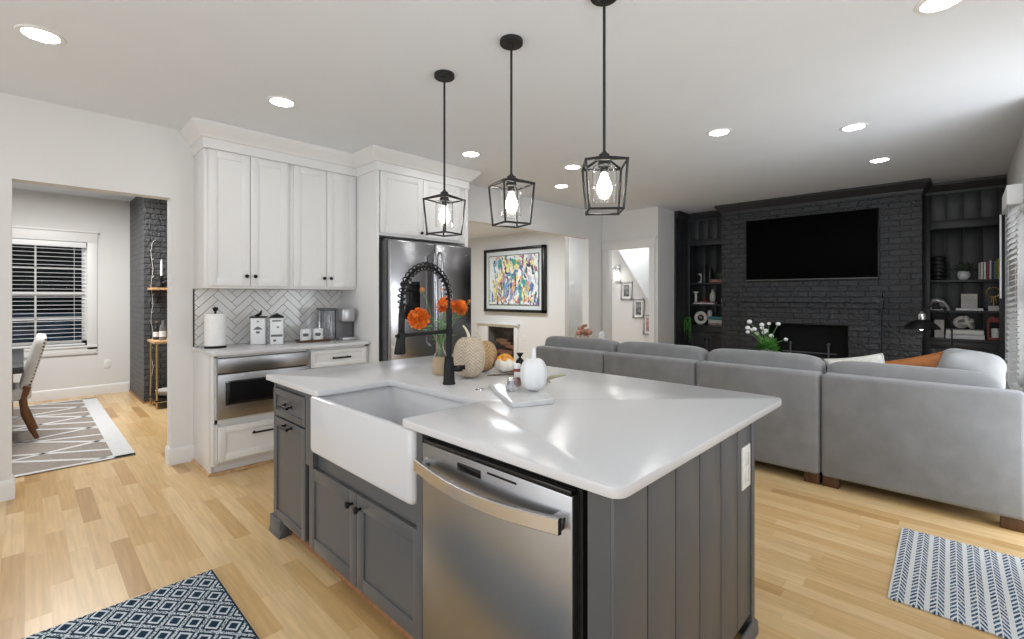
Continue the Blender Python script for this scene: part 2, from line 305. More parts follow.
# ------------------------------------------------------------------ mesh helpers
class B:
    """collects shapes; X is a matrix put before every shape; mi the material slot"""
    def __init__(s, X=None): s.bm = bmesh.new(); s.X = X or Matrix(); s.mi = 0
    def _merge(s, t):
        mp = {}
        for v in t.verts: mp[v] = s.bm.verts.new(s.X @ v.co)
        for f in t.faces:
            try: n = s.bm.faces.new([mp[v] for v in f.verts]); n.material_index = s.mi
            except ValueError: pass
        t.free(); return s
    def box(s, a, b, bev=0, seg=2):
        t = bmesh.new(); lo = [min(p, q) for p, q in zip(a, b)]; hi = [max(p, q) for p, q in zip(a, b)]
        vs = [t.verts.new((x, y, z)) for x in (lo[0], hi[0]) for y in (lo[1], hi[1]) for z in (lo[2], hi[2])]
        for f in ((0, 1, 3, 2), (4, 6, 7, 5), (0, 4, 5, 1), (2, 3, 7, 6), (0, 2, 6, 4), (1, 5, 7, 3)): t.faces.new([vs[i] for i in f])
        if bev:
            bev = min(bev, .49 * min(h - l for h, l in zip(hi, lo)))
            bmesh.ops.bevel(t, geom=t.edges[:], offset=bev, segments=seg, affect='EDGES', profile=.5)
        return s._merge(t)
    def poly(s, pts, d, bev=0):
        """prism: polygon pts (3D, planar) pushed by vector d"""
        t = bmesh.new(); d = Vector(d)
        a = [t.verts.new(p) for p in pts]; b = [t.verts.new(Vector(p) + d) for p in pts]; n = len(pts)
        t.faces.new(a[::-1]); t.faces.new(b)
        for i in range(n): t.faces.new((a[i], a[(i + 1) % n], b[(i + 1) % n], b[i]))
        bmesh.ops.recalc_face_normals(t, faces=t.faces[:])
        if bev: bmesh.ops.bevel(t, geom=t.edges[:], offset=bev, segments=2, affect='EDGES', profile=.5)
        return s._merge(t)
    def quad(s, pts):
        t = bmesh.new(); t.faces.new([t.verts.new(p) for p in pts]); return s._merge(t)
    def lathe(s, prof, c=(0, 0, 0), seg=24, axis='z', lobes=0, amp=0, flat=1, cap=True):
        """prof: (radius, height) pairs; lobes/amp: pumpkin ribs"""
        t = bmesh.new(); rings = []
        for r, h in prof:
            ring = []
            for i in range(seg):
                a = 2 * PI * i / seg; rr = r * (1 + (amp * (abs(math.cos(a * lobes / 2)) - .6) if lobes else 0))
                p = (rr * math.cos(a), rr * math.sin(a) * flat, h)
                if axis == 'x': p = (h, p[0], p[1])
                if axis == 'y': p = (p[0], h, p[1])
                ring.append(t.verts.new((p[0] + c[0], p[1] + c[1], p[2] + c[2])))
            rings.append(ring)
        for A, Bq in zip(rings, rings[1:]):
            for i in range(seg): t.faces.new((A[i], A[(i + 1) % seg], Bq[(i + 1) % seg], Bq[i]))
        if cap: t.faces.new(rings[0][::-1]); t.faces.new(rings[-1])
        bmesh.ops.recalc_face_normals(t, faces=t.faces[:])
        return s._merge(t)
    def cyl(s, p, q, r, r2=None, seg=12): return s.tube([p, q], [r, r if r2 is None else r2], seg)
    def tube(s, pts, r, seg=8, close=False):
        t = bmesh.new(); P = [Vector(p) for p in pts]; n = len(P)
        R = r if isinstance(r, (list, tuple)) else [r] * n
        rings = []; up = None
        for i in range(n):
            if close: d = (P[(i + 1) % n] - P[i - 1])
            else: d = P[min(i + 1, n - 1)] - P[max(i - 1, 0)]
            d.normalize()
            if up is None:
                up = Vector((0, 0, 1)) if abs(d.z) < .9 else Vector((1, 0, 0))
            a = d.cross(up)
            if a.length < 1e-4: a = d.cross(Vector((.3, 1, .2)))
            a.normalize(); b = a.cross(d).normalized(); up = b
            rings.append([t.verts.new(P[i] + a * R[i] * math.cos(2 * PI * k / seg) + b * R[i] * math.sin(2 * PI * k / seg)) for k in range(seg)])
        pr = list(zip(rings, rings[1:])) + ([(rings[-1], rings[0])] if close else [])
        for A, C in pr:
            for k in range(seg): t.faces.new((A[k], A[(k + 1) % seg], C[(k + 1) % seg], C[k]))
        if not close: t.faces.new(rings[0][::-1]); t.faces.new(rings[-1])
        bmesh.ops.recalc_face_normals(t, faces=t.faces[:])
        return s._merge(t)
    def ball(s, c, r, sc=(1, 1, 1), seg=14, rings=9):
        t = bmesh.new(); bmesh.ops.create_uvsphere(t, u_segments=seg, v_segments=rings, radius=r)
        for v in t.verts: v.co = Vector((v.co.x * sc[0] + c[0], v.co.y * sc[1] + c[1], v.co.z * sc[2] + c[2]))
        return s._merge(t)
    def sq(s, c, size, e1=.35, e2=.35, n=28, m=18, rot=None, dent=0, seed=0):
        """superellipsoid: soft boxes and pillows"""
        t = bmesh.new(); rnd = random.Random(seed); ph = [rnd.uniform(0, 6) for _ in range(6)]
        def p(v, e): return math.copysign(abs(v) ** e, v)
        rows = []
        for j in range(m + 1):
            th = -PI / 2 + PI * j / m
            row = []
            for i in range(n):
                a = 2 * PI * i / n
                q = Vector((p(math.cos(th), e1) * p(math.cos(a), e2), p(math.cos(th), e1) * p(math.sin(a), e2), p(math.sin(th), e1)))
                if dent: q *= 1 + dent * (math.sin(q.x * 5 + ph[0]) * math.sin(q.y * 4 + ph[1]) + .5 * math.sin(q.z * 6 + ph[2] + q.x * 3))
                q = Vector((q.x * size[0] / 2, q.y * size[1] / 2, q.z * size[2] / 2))
                if rot is not None: q = rot @ q
                row.append(t.verts.new(q + Vector(c)))
            rows.append(row)
        for A, C in zip(rows, rows[1:]):
            for i in range(n): t.faces.new((A[i], A[(i + 1) % n], C[(i + 1) % n], C[i]))
        bmesh.ops.remove_doubles(t, verts=t.verts[:], dist=1e-6)
        bmesh.ops.recalc_face_normals(t, faces=t.faces[:])
        return s._merge(t)
    def shaker(s, w, h, t=.02, rail=.06, rec=.007, bev=.0015):
        """shaker door in local u (right), v (up), w (outwards)"""
        s.box((rail - .002, rail - .002, 0), (w - rail + .002, h - rail + .002, t - rec))
        s.box((0, 0, 0), (rail, h, t), bev); s.box((w - rail, 0, 0), (w, h, t), bev)
        s.box((rail - .001, 0, 0), (w - rail + .001, rail, t), bev); s.box((rail - .001, h - rail, 0), (w - rail + .001, h, t), bev)
        return s
    def sweep(s, path, prof, closed=False):
        """prof: (outwards, z) pairs swept along an xy path, outwards = right of travel; mitred"""
        t = bmesh.new(); P = [Vector((p[0], p[1])) for p in path]; n = len(P); rows = []
        for i in range(n):
            def nr(a, b): d = (b - a).normalized(); return Vector((d.y, -d.x))
            if i == 0: m = nr(P[0], P[1])
            elif i == n - 1: m = nr(P[-2], P[-1])
            else:
                a, b = nr(P[i - 1], P[i]), nr(P[i], P[i + 1]); m = (a + b); m = m / max(.3, m.dot(a))
            rows.append([t.verts.new((P[i].x + m.x * o, P[i].y + m.y * o, z)) for o, z in prof])
        k = len(prof)
        for A, C in zip(rows, rows[1:]):
            for j in range(k): t.faces.new((A[j], A[(j + 1) % k], C[(j + 1) % k], C[j]))
        t.faces.new(rows[0][::-1]); t.faces.new(rows[-1])
        bmesh.ops.recalc_face_normals(t, faces=t.faces[:])
        return s._merge(t)
def FX(x, y, z): return Matrix(((0, 0, -1, x), (-1, 0, 0, y), (0, 1, 0, z), (0, 0, 0, 1)))   # u -> -y, v -> z, w -> -x
def FY(x, y, z): return Matrix(((1, 0, 0, x), (0, 0, -1, y), (0, 1, 0, z), (0, 0, 0, 1)))    # u -> x, v -> z, w -> -y
def FYB(x, y, z): return Matrix(((-1, 0, 0, x), (0, 0, 1, y), (0, 1, 0, z), (0, 0, 0, 1)))   # faces +y
def mesh(name, b, mats, parent=None, loc=(0, 0, 0), rz=0, smooth=35, world=True):
    """ONE mesh object. world: shapes were given in world coordinates (shifted to the origin of the object or of its parent)"""
    if not isinstance(mats, (list, tuple)): mats = [mats]
    me = bpy.data.meshes.new(name)
    org = Vector(parent.get('_o', (0, 0, 0))) if parent is not None else Vector(loc)
    if world and org.length: bmesh.ops.translate(b.bm, verts=b.bm.verts[:], vec=-org)
    b.bm.to_mesh(me); b.bm.free()
    for m in mats: me.materials.append(M[m] if isinstance(m, str) else m)
    if smooth:
        me.shade_smooth(); me.set_sharp_from_angle(angle=math.radians(smooth))
    o = bpy.data.objects.new(name, me); COL.objects.link(o)
    if parent is not None: o.parent = parent; o['_o'] = tuple(org)
    else: o.location = loc; o.rotation_euler = (0, 0, rz); o['_o'] = tuple(loc)
    return o
def tag(o, label, cat, group=None, kind=None):
    o['label'] = label; o['category'] = cat
    if group: o['group'] = group
    if kind: o['kind'] = kind
    return o
def thing(name, label, cat, loc, rz=0, group=None, world=True):
    o = bpy.data.objects.new(name, None); COL.objects.link(o); o.empty_display_size = .05
    o.location = loc; o.rotation_euler = (0, 0, rz); o['_o'] = tuple(loc) if world else (0, 0, 0)
    return tag(o, label, cat, group)
def single(name, b, mats, label, cat, loc, rz=0, group=None, smooth=35, world=True):
    return tag(mesh(name, b, mats, None, loc, rz, smooth, world), label, cat, group)
def struct(name, b, mats, parent=None, smooth=35):
    o = mesh(name, b, mats, parent, (0, 0, 0), 0, smooth)
    if parent is None: o['kind'] = 'structure'
    return o
def copy_tree(root, loc, rz, label, group=None):
    c = root.copy(); COL.objects.link(c); c.location = loc; c.rotation_euler = (0, 0, rz); c['label'] = label
    if group: c['group'] = group
    def rec(src, dst):
        for ch in src.children:
            k = ch.copy(); COL.objects.link(k); k.parent = dst; rec(ch, k)
    kids = list(root.children)
    rec(root, c)
    return c
def knob(parent, X, mat='blackm', r=.016, name='knob'):
    b = B(X); b.lathe([(.006, 0), (.006, .014), (r * .8, .018), (r, .024), (r * .9, .031), (r * .4, .034)], seg=16)
    return mesh(name, b, mat, parent)
def pull(parent, X, L, mat='blackm', out=.032, horiz=True, name='handle'):
    b = B(X); h = L / 2
    ax = (lambda a, w: (a, 0, w)) if horiz else (lambda a, w: (0, a, w))
    for sgn in (-1, 1): b.cyl(ax(sgn * (h - .02), 0), ax(sgn * (h - .02), out), .005, seg=10); 
    b.cyl(ax(-h, out), ax(h, out), .008, seg=12)
    for sgn in (-1, 1): b.cyl(ax(sgn * (h - .02), 0), ax(sgn * (h - .02), .004), .009, seg=12)
    return mesh(name, b, mat, parent)

# ------------------------------------------------------------------ the room
CZ = 2.75
struct('floor', B().box((-3.2, -2.2, -.06), (8.6, 9.3, 0)), 'floor')
struct('ceiling', B().box((-3.2, -2.2, CZ), (8.6, 9.3, CZ + .1)), 'ceil')
KY = 4.67
b = B(); b.box((-1.6, KY, 0), (-.06, KY + .13, CZ)); b.box((.828, KY, 0), (3.42, KY + .13, CZ)); b.box((-.06, KY, 2.18), (.828, KY + .13, CZ))
struct('wall_kitchen', b, 'wall', smooth=0)
b = B(); b.box((3.396, 4.38, 2.31), (6.33, 4.50, CZ)); b.box((6.33, 4.38, 0), (6.72, 4.50, CZ)); b.box((3.396, 4.38, 0), (3.43, 4.68, CZ))
struct('wall_header', b, 'wall', smooth=0)
b = B(); b.box((6.72, 4.27, 0), (6.84, 4.50, CZ)); b.box((6.72, 3.38, 0), (6.84, 3.52, CZ)); b.box((6.72, 3.52, 2.15), (6.84, 4.27, CZ))
struct('wall_stair_front', b, 'wall', smooth=0)
struct('wall_return', B().box((6.84, 3.38, 0), (7.28, 3.50, CZ)), 'wall', smooth=0)
struct('wall_stair_back', B().box((7.60, 3.5, 0), (7.72, 8.7, CZ)), 'wall', smooth=0)
b = B(); HX = 6.9
struct('wall_hall_near', B().box((HX, 5.3, 0), (HX + .12, 6.56, CZ)), 'wall', smooth=0); struct('wall_hall_far', B().box((HX, 7.36, 0), (HX + .12, 9.2, CZ)), 'wall', smooth=0)
struct('wall_hall_above', B().box((HX, 6.56, .756), (HX + .12, 7.36, CZ)), 'wall', smooth=0)
struct('ceiling_hall', B().box((3.43, 4.5, 2.645), (7.6, 9.2, 2.70)), 'ceil', smooth=0)
struct('wall_hall_end', B().box((3.3, 9.1, 0), (7.6, 9.2, CZ)), 'wall', smooth=0)
struct('wall_hall_side', B().box((3.3, 4.80, 0), (3.42, 9.1, CZ)), 'wall', smooth=0)
# living room back wall behind the bookcases, right-hand wall with its window
struct('wall_living', B().box((8.14, -.5, 0), (8.26, 3.6, CZ)), 'wall', smooth=0)
RY = -.34
b = B(); b.box((4.75, RY - .14, 0), (5.24, RY, CZ)); b.box((5.86, RY - .14, 0), (8.2, RY, CZ)); b.box((5.24, RY - .14, 0), (5.86, RY, .62)); b.box((5.24, RY - .14, 2.10), (5.86, RY, CZ))
struct('wall_right', b, 'wall', smooth=0)
# dining room
b = B(); DY = 8.75
b.box((-1.9, DY, 0), (-.40, DY + .12, CZ)); b.box((.60, DY, 0), (3.3, DY + .12, CZ)); b.box((-.40, DY, 0), (.60, DY + .12, .70)); b.box((-.40, DY, 2.12), (.60, DY + .12, CZ))
struct('wall_dining', b, 'wall', smooth=0)
struct('wall_dining_left', B().box((-2.0, 4.7, 0), (-1.9, 8.87, CZ)), 'wall', smooth=0)
struct('outside_backdrop', B().box((-3.2, 10.6, -.1), (4.0, 10.7, 3.4)), 'darkout', smooth=0)  # added dark sheet that keeps the dining window view black
# baseboards
bbp = [(0, 0), (.016, 0), (.016, .105), (.012, .125), (.004, .135), (0, .135)]
struct('baseboard_pier', B().sweep([(.828, KY + .13), (.828, KY), (.995, KY)], bbp), 'trim')
struct('baseboard_left', B().sweep([(-1.6, KY), (-.06, KY), (-.06, KY + .13)], bbp), 'trim')
struct('baseboard_dining', B().sweep([(-1.9, DY), (1.06, DY)], bbp), 'trim')
struct('baseboard_stair', B().sweep([(6.33, 4.38), (6.72, 4.38), (6.72, 4.27)], bbp), 'trim')
struct('baseboard_return', B().sweep([(6.72, 3.38), (7.28, 3.38)], bbp), 'trim')
struct('baseboard_hall', B().sweep([(HX, 6.25), (HX, 5.3)], bbp), 'trim')
# shoe moulding in wood along the kitchen pier
# cased opening to the stairs
b = B()
b.box((6.70, 4.27, 0), (6.722, 4.36, 2.15), .002); b.box((6.70, 3.43, 0), (6.722, 3.52, 2.15), .002)
b.box((6.695, 3.41, 2.15), (6.722, 4.375, 2.27), .002); b.box((6.685, 3.39, 2.27), (6.722, 4.38, 2.295), .003)
b.box((6.722, 4.262, 0), (6.84, 4.272, 2.15)); b.box((6.722, 3.518, 0), (6.84, 3.528, 2.15)); b.box((6.722, 3.52, 2.142), (6.84, 4.27, 2.152))
struct('door_1', b, 'trim')
# sloping soffit of the upper flight, stair skirt and steps
struct('ceiling_stair', B().poly([(7.40, 4.62, 2.42), (7.40, 3.97, 1.42), (7.40, 3.52, .72), (7.40, 3.52, 2.75), (7.40, 4.62, 2.75)], (.2, 0, 0)), 'ceil', smooth=0)
b = B(); b.poly([(7.56, 5.75, .56), (7.56, 5.75, .44), (7.56, 4.98, 1.10), (7.56, 4.98, 1.22)], (.04, 0, 0))
struct('trim_1', b, 'trim', smooth=0)
# ------------------------------------------------------------------ windows
def blind(name, label, X, w, h, n, tilt, head=.09, depth=.055):
    """X: u along the window, v up, w into the room"""
    t = thing(name, label, 'window blind', X @ Vector((0, 0, 0)))
    mesh('headrail', B(X).box((0, h - head, 0), (w, h, depth + .03), .004), 'slat', t)
    b = B(X); z0 = .03; st = (h - head - z0 - .01) / n
    for i in range(n):
        v = z0 + (i + .6) * st; dv = depth / 2 * math.sin(tilt); dw = depth / 2 * math.cos(tilt); c = depth / 2 + .012
        b.poly([(.012, v - dv, c - dw), (.012, v + .003, c), (.012, v + dv, c + dw), (.012, v + dv + .003, c + dw), (.012, v + .006, c), (.012, v - dv + .003, c - dw)], (w - .024, 0, 0))
    mesh('slats', b, 'slat', t, smooth=0)
    mesh('bottom_rail', B(X).box((.01, 0, .012), (w - .01, .022, depth + .01), .003), 'slat', t)
    b = B(X)
    for u in (.12, w * .5, w - .12):
        for d in (.010, depth + .014): b.cyl((u, .01, d), (u, h - head, d), .0014, seg=6)
    mesh('ladder_cord', b, 'slat', t)
    return t
# dining window (faces -y)
b = B(); w0, w1, z0, z1 = -.40, .60, .70, 2.12
b.box((w1, DY - .022, z0 - .06), (w1 + .105, DY, z1 + .003), .002); b.box((w0 - .105, DY - .022, z0 - .06), (w0, DY, z1 + .003), .002)
b.box((w0 - .11, DY - .028, z1), (w1 + .11, DY, z1 + .13), .002); b.box((w0 - .13, DY - .045, z1 + .13), (w1 + .13, DY, z1 + .158), .004)
b.box((w0 - .105, DY - .035, z0 - .03), (w1 + .105, DY, z0), .004); b.box((w0 - .105, DY - .022, z0 - .12), (w1 + .105, DY, z0 - .03), .002)
win = struct('window_1', b, 'trim')
b = B(); y0, y1 = DY + .03, DY + .07
b.box((w0, y0, z0), (w0 + .05, y1, z1)); b.box((w1 - .05, y0, z0), (w1, y1, z1)); b.box((w0, y0, z0), (w1, y1, z0 + .07)); b.box((w0, y0, z1 - .06), (w1, y1, z1))
b.box((w0, y0 - .015, 1.385), (w1, y1, 1.435)); b.box((w0, y0 + .01, 1.06), (w1, y1, 1.085)); b.box((w0, y0 + .01, 1.74), (w1, y1, 1.765))
b.box((.09, y0 + .01, z0), (.11, y1, z1))
mesh('window_sash', b, 'trim', win); mesh('window_pane', B().box((w0 + .03, y0 + .018, z0 + .03), (w1 - .03, y0 + .022, z1 - .03)), 'pane', win)
blind('window_blind', 'white horizontal slat blind over the dark dining room window', FY(w0 + .01, DY + .012, z0 + .01), .98, z1 - z0 - .02, 24, .06, .07, .042)
# right-hand window (faces +y): casing, sash, blind
b = B(); a0, a1, z0, z1 = 5.24, 5.86, .62, 2.10
b.box((a1, RY, z0 - .1), (a1 + .1, RY + .02, z1 + .12), .002); b.box((a0 - .1, RY, z0 - .1), (a0, RY + .02, z1 + .12), .002)
b.box((a0 - .12, RY, z1), (a1 + .12, RY + .025, z1 + .12), .002); b.box((a0 - .12, RY, z0 - .04), (a1 + .12, RY + .05, z0), .003); b.box((a0 - .1, RY, z0 - .13), (a1 + .1, RY + .018, z0 - .04), .002)
win = struct('window_2', b, 'trim')
b = B(); y0, y1 = RY - .09, RY - .05
for u in (a0, a1 - .05): b.box((u, y0, z0), (u + .05, y1, z1))
b.box((a0, y0, z0), (a1, y1, z0 + .07)); b.box((a0, y0, z1 - .06), (a1, y1, z1)); b.box((a0, y0, 1.36), (a1, y1, 1.41))
mesh('window_sash', b, 'trim', win); mesh('window_pane', B().box((a0 + .03, y0 + .018, z0 + .03), (a1 - .03, y0 + .022, z1 - .03)), 'pane', win)
bl = blind('window_blind', 'white horizontal slat blind on the right wall beside the dark bookcase', FYB(a1 + .0, RY + .026, .66), .64, 1.57, 30, -.5, .15, .055)
mesh('wand', B().cyl((a1 - .03, RY + .120, 2.08), (a1 - .03, RY + .120, 1.36), .006, seg=8), 'slat', bl)

# ------------------------------------------------------------------ recessed lights, pendants
def downlight(first=None):
    t = thing('recessed_light', '', 'ceiling light', (0, 0, 0), world=False)
    mesh('trim_ring', B().lathe([(.073, -.001), (.075, -.006), (.094, -.005), (.098, 0), (.073, 0)], seg=40, cap=False), 'plastic', t)
    mesh('diffuser', B().lathe([(.0735, -.001), (.06, -.0035), (.002, -.004)], seg=40), 'disc', t)
    return t
DL = [((.06, 3.49), 'lit recessed ceiling light nearest the dining room doorway'), ((1.26, 3.47), 'lit recessed ceiling light in front of the white upper cabinets'),
      ((2.99, 3.43), 'lit recessed ceiling light in front of the refrigerator cabinet'), ((4.04, 3.0), 'lit recessed ceiling light seen just left of the nearest pendant, closer of that pair'),
      ((4.64, 3.62), 'lit recessed ceiling light close to the hall opening header, behind the pendants'), ((4.03, 1.48), 'lit recessed ceiling light over the middle of the long sofa back'),
      ((4.67, .65), 'lit recessed ceiling light over the seat in front of the television, sofa side'), ((5.98, .62), 'lit recessed ceiling light nearest the brick fireplace crown'),
      ((2.96, .08), 'lit recessed ceiling light at the very top edge, nearest the right wall')]
d0 = downlight()
for i, ((x, y), lb) in enumerate(DL):
    if i == 0: d0.location = (x, y, CZ); d0['label'] = lb; d0['group'] = 'recessed ceiling lights'
    else: copy_tree(d0, (x, y, CZ), 0, lb, 'recessed ceiling lights')
def pendant():
    t = thing('pendant_light', '', 'pendant lamp', (0, 0, 0), world=False)
    mesh('canopy', B().lathe([(.061, 0), (.062, -.004), (.062, -.022), (.058, -.026), (.012, -.027), (.010, -.04)], seg=32), 'pendm', t)
    mesh('rod', B().cyl((0, 0, -.03), (0, 0, -.735), .0065, seg=10), 'pendm', t)
    b = B(); A, C, zt, zb, zp, r = .090, .074, -.775, -.987, -.728, .0056
    top = [(A * i, A * j, zt) for i, j in ((-1, -1), (1, -1), (1, 1), (-1, 1))]; bot = [(C * i, C * j, zb) for i, j in ((-1, -1), (1, -1), (1, 1), (-1, 1))]
    for k in range(4):
        b.cyl(top[k], top[(k + 1) % 4], r, seg=6); b.cyl(bot[k], bot[(k + 1) % 4], r, seg=6); b.cyl(top[k], bot[k], r, seg=6)
        b.cyl(top[k], (.012 * (1 if top[k][0] > 0 else -1), .012 * (1 if top[k][1] > 0 else -1), zp - .015), r, seg=6)
        for p in (top[k], bot[k]): b.ball(p, r * 1.15, seg=8, rings=6)
    b.lathe([(.008, zp + .012), (.020, zp - .004), (.022, zp - .022), (.010, zp - .026)], seg=20)
    mesh('cage', b, 'pendm', t)
    mesh('socket', B().lathe([(.012, -.725), (.024, -.730), (.026, -.765), (.030, -.772), (.030, -.782), (.017, -.785), (.017, -.812), (.012, -.815)], seg=20), 'pendm', t)
    mesh('glass_shade', B().lathe([(.028, -.782), (.050, -.786), (.054, -.795), (.054, -.945), (.0515, -.945), (.0515, -.797), (.048, -.789), (.028, -.785)], seg=32, cap=False), 'glass', t)
    mesh('bulb', B().lathe([(.012, -.813), (.015, -.822), (.022, -.842), (.031, -.864), (.035, -.882), (.031, -.900), (.018, -.914), (.004, -.918)], seg=24), 'bulb', t)
    return t
P0 = pendant()
PL = [((1.80, 2.315), 10, 'black lantern pendant hanging before the refrigerator cabinet, farthest of the row'), ((1.81, 1.75), -18, 'black lantern pendant in the middle of the row over the island'),
      ((1.82, 1.175), 40, 'black lantern pendant nearest the dishwasher end of the island')]
for i, ((x, y), a, lb) in enumerate(PL):
    if i == 0: P0.location = (x, y, CZ); P0.rotation_euler.z = math.radians(a); P0['label'] = lb; P0['group'] = 'lantern pendants over the island'
    else: copy_tree(P0, (x, y, CZ), math.radians(a), lb, 'lantern pendants over the island')

# ------------------------------------------------------------------ island
IX = 1.012      # front of the doors
t = thing('island_cabinet', 'narrow grey island cabinet with one drawer over a tall door', 'cabinet', (1.3, 2.7, 0))
mesh('carcass', B().box((IX + .021, 2.45, .095), (2.02, 2.925, .884), .001).box((1.09, 2.45, 0), (1.98, 2.90, .1)), 'grey', t)
dr = mesh('drawer', B(FX(IX + .02, 2.915, .693)).shaker(.445, .155, .02, .035), 'grey', t); pull(dr, FX(IX, 2.69, .772), .13)
do = mesh('door', B(FX(IX + .02, 2.915, .098)).shaker(.445, .585, .02, .05), 'grey', t); pull(do, FX(IX, 2.69, .657), .13)
b = B(); b.box((1.005, 2.80, 0), (1.10, 2.955, .098), .003)
b.poly([(.998, 2.795, 0), (.998, 2.962, 0), (1.03, 2.962, .098), (1.03, 2.795, .098)], (.04, 0, 0), .003)
mesh('foot', b, 'grey', t)
t = thing('sink_cabinet', 'grey island cabinet with two doors below the farmhouse sink', 'cabinet', (1.3, 1.93, 0))
b = B(); b.box((IX + .021, 1.425, .095), (2.02, 2.447, .59), .001); b.box((1.47, 1.425, .60), (2.02, 2.447, .884)); b.box((IX + .021, 2.360, .60), (1.47, 2.447, .884)); b.box((IX + .021, 1.425, .60), (1.47, 1.458, .884)); b.box((1.09, 1.43, 0), (1.98, 2.44, .1)); b.box((1.006, 1.424, .515), (1.034, 1.459, .884)); b.box((1.006, 2.360, .515), (1.034, 2.447, .884))
mesh('carcass', b, 'grey', t)
d1 = mesh('door', B(FX(IX + .02, 2.418, .098)).shaker(.49, .412, .02, .06), 'grey', t); knob(d1, FX(IX, 1.962, .458))
d2 = mesh('door', B(FX(IX + .02, 1.924, .098)).shaker(.49, .412, .02, .06), 'grey', t); knob(d2, FX(IX, 1.886, .458))
struct('trim_2', B().sweep([(1.092, 2.80), (1.092, .72)][::1], [(0, 0), (.02, 0), (.016, .012), (.006, .02), (0, .022)]), 'oak')
# end panels with plank grooves
t = thing('island_end_panel', 'grey plank-grooved end panel of the island beside the dishwasher', 'panel', (1.5, .65, 0))
b = B(); gx = [1.005, 1.179, 1.352, 1.529, 1.713, 1.877, 2.03]
for i in range(6): b.box((gx[i] + .003, .622, .1), (gx[i + 1] - .003, .66, .884), .0025)
b.box((1.007, .632, .1), (2.03, .70, .884)); b.box((2.03, .617, 0), (2.066, .70, .884), .002)
mesh('plank_face', b, 'grey', t)
mesh('base_rail', B().sweep([(1.0, .70), (1.0, .622), (2.071, .622), (2.071, .70)], [(0, 0), (.014, 0), (.012, .05), (.005, .062), (0, .064)]), 'grey', t)
single('island_back_panel', B().box((2.031, .702, 0), (2.06, 2.955, .884)), 'grey', 'plain grey panel closing the seating side of the island', 'panel', (2.04, 1.8, 0))
single('island_far_panel', B().box((1.03, 2.928, .0), (2.03, 2.955, .884), .002), 'grey', 'grey panel on the island end facing the microwave drawer', 'panel', (1.5, 2.94, 0))
t = thing('electrical_outlet', 'white double electrical outlet on the grey plank island end', 'outlet', (1.965, .62, .71))
mesh('cover_plate', B(FY(1.918, .6225, .628)).box((0, 0, 0), (.092, .165, .007), .003), 'plastic', t)
mesh('socket_face', B(FY(1.918, .6155, .628)).box((.028, .025, 0), (.064, .076, .003), .002).box((.028, .089, 0), (.064, .14, .003), .002), 'white', t)
# worktop with cut-out for the sink
def rounded(pts, rs, n=6):
    out = []; N = len(pts)
    for i in range(N):
        p = Vector(pts[i]); a = Vector(pts[i - 1]); c = Vector(pts[(i + 1) % N]); r = rs[i]
        if r == 0: out.append(tuple(p)); continue
        u = (a - p).normalized(); v = (c - p).normalized()
        for k in range(n + 1):
            s_ = k / n; q = p + u * r * (1 - s_) ** 2 + v * r * s_ ** 2
            out.append((q.x, q.y))
    return out
def slab(b, outline, z0, z1, bev=.004):
    tt = bmesh.new(); n = len(outline)
    lo = [tt.verts.new((x, y, z0)) for x, y in outline]; hi = [tt.verts.new((x, y, z1)) for x, y in outline]
    f1 = tt.faces.new(lo[::-1]); f2 = tt.faces.new(hi)
    for i in range(n): tt.faces.new((lo[i], lo[(i + 1) % n], hi[(i + 1) % n], hi[i]))
    bmesh.ops.recalc_face_normals(tt, faces=tt.faces[:])
    es = [e for e in tt.edges if abs(e.verts[0].co.z - e.verts[1].co.z) < 1e-6]
    bmesh.ops.bevel(tt, geom=es, offset=bev, segments=2, affect='EDGES', profile=.5)
    bmesh.ops.triangulate(tt, faces=[f for f in tt.faces if len(f.verts) > 4])
    b._merge(tt); return b
ol = rounded([(.99, .595), (2.415, .595), (2.415, 2.995), (.99, 2.995), (.99, 2.285), (1.405, 2.285), (1.405, 1.54), (.99, 1.54)], [.045, .06, .05, .03, .015, .03, .03, .02])
single('island_worktop', slab(B(), ol, .885, .915), 'quartz', 'thick white quartz worktop of the island with rounded corners', 'worktop', (1.7, 1.8, .885))
# farmhouse sink
def sink():
    b = B(); x0, x1, y0, y1, z0, z1 = .984, 1.462, 1.462, 2.356, .598, .884
    ro = rounded([(x0, y0), (x1, y0), (x1, y1), (x0, y1)], [.03, .03, .03, .03], 5)
    ix0, ix1, iy0, iy1 = x0 + .03, x1 - .045, y0 + .065, y1 - .038
    ri = rounded([(ix0, iy0), (ix1, iy0), (ix1, iy1), (ix0, iy1)], [.04, .04, .04, .04], 5)
    def ins(R, d): 
        cx, cy = sum(p[0] for p in R) / len(R), sum(p[1] for p in R) / len(R)
        hx, hy = max(p[0] for p in R) - cx, max(p[1] for p in R) - cy
        return [(cx + (p[0] - cx) * (1 - d / hx), cy + (p[1] - cy) * (1 - d / hy)) for p in R]
    tt = bmesh.new()
    lv = [(ins(ro, .028), z0), (ins(ro, .012), z0 + .004), (ins(ro, .003), z0 + .014), (ro, z0 + .03), (ro, z1 - .010), (ins(ro, .003), z1 - .003), (ins(ro, .010), z1), (ins(ri, -.006), z1), (ri, z1 - .006), (ins(ri, .004), z0 + .07), (ins(ri, .014), z0 + .04), (ins(ri, .05), z0 + .026)]
    rows = [[tt.verts.new((p[0], p[1], z)) for p in R] for R, z in lv]
    n = len(ro)
    for A, C in zip(rows, rows[1:]):
        for i in range(n): tt.faces.new((A[i], A[(i + 1) % n], C[(i + 1) % n], C[i]))
    tt.faces.new(rows[0][::-1]); tt.faces.new(rows[-1])
    bmesh.ops.recalc_face_normals(tt, faces=tt.faces[:]); b._merge(tt)
    return b
t = thing('farmhouse_sink', 'white fireclay apron-front sink set into the island', 'sink', (1.2, 1.9, .612))
mesh('basin', sink(), 'fire', t, smooth=50)
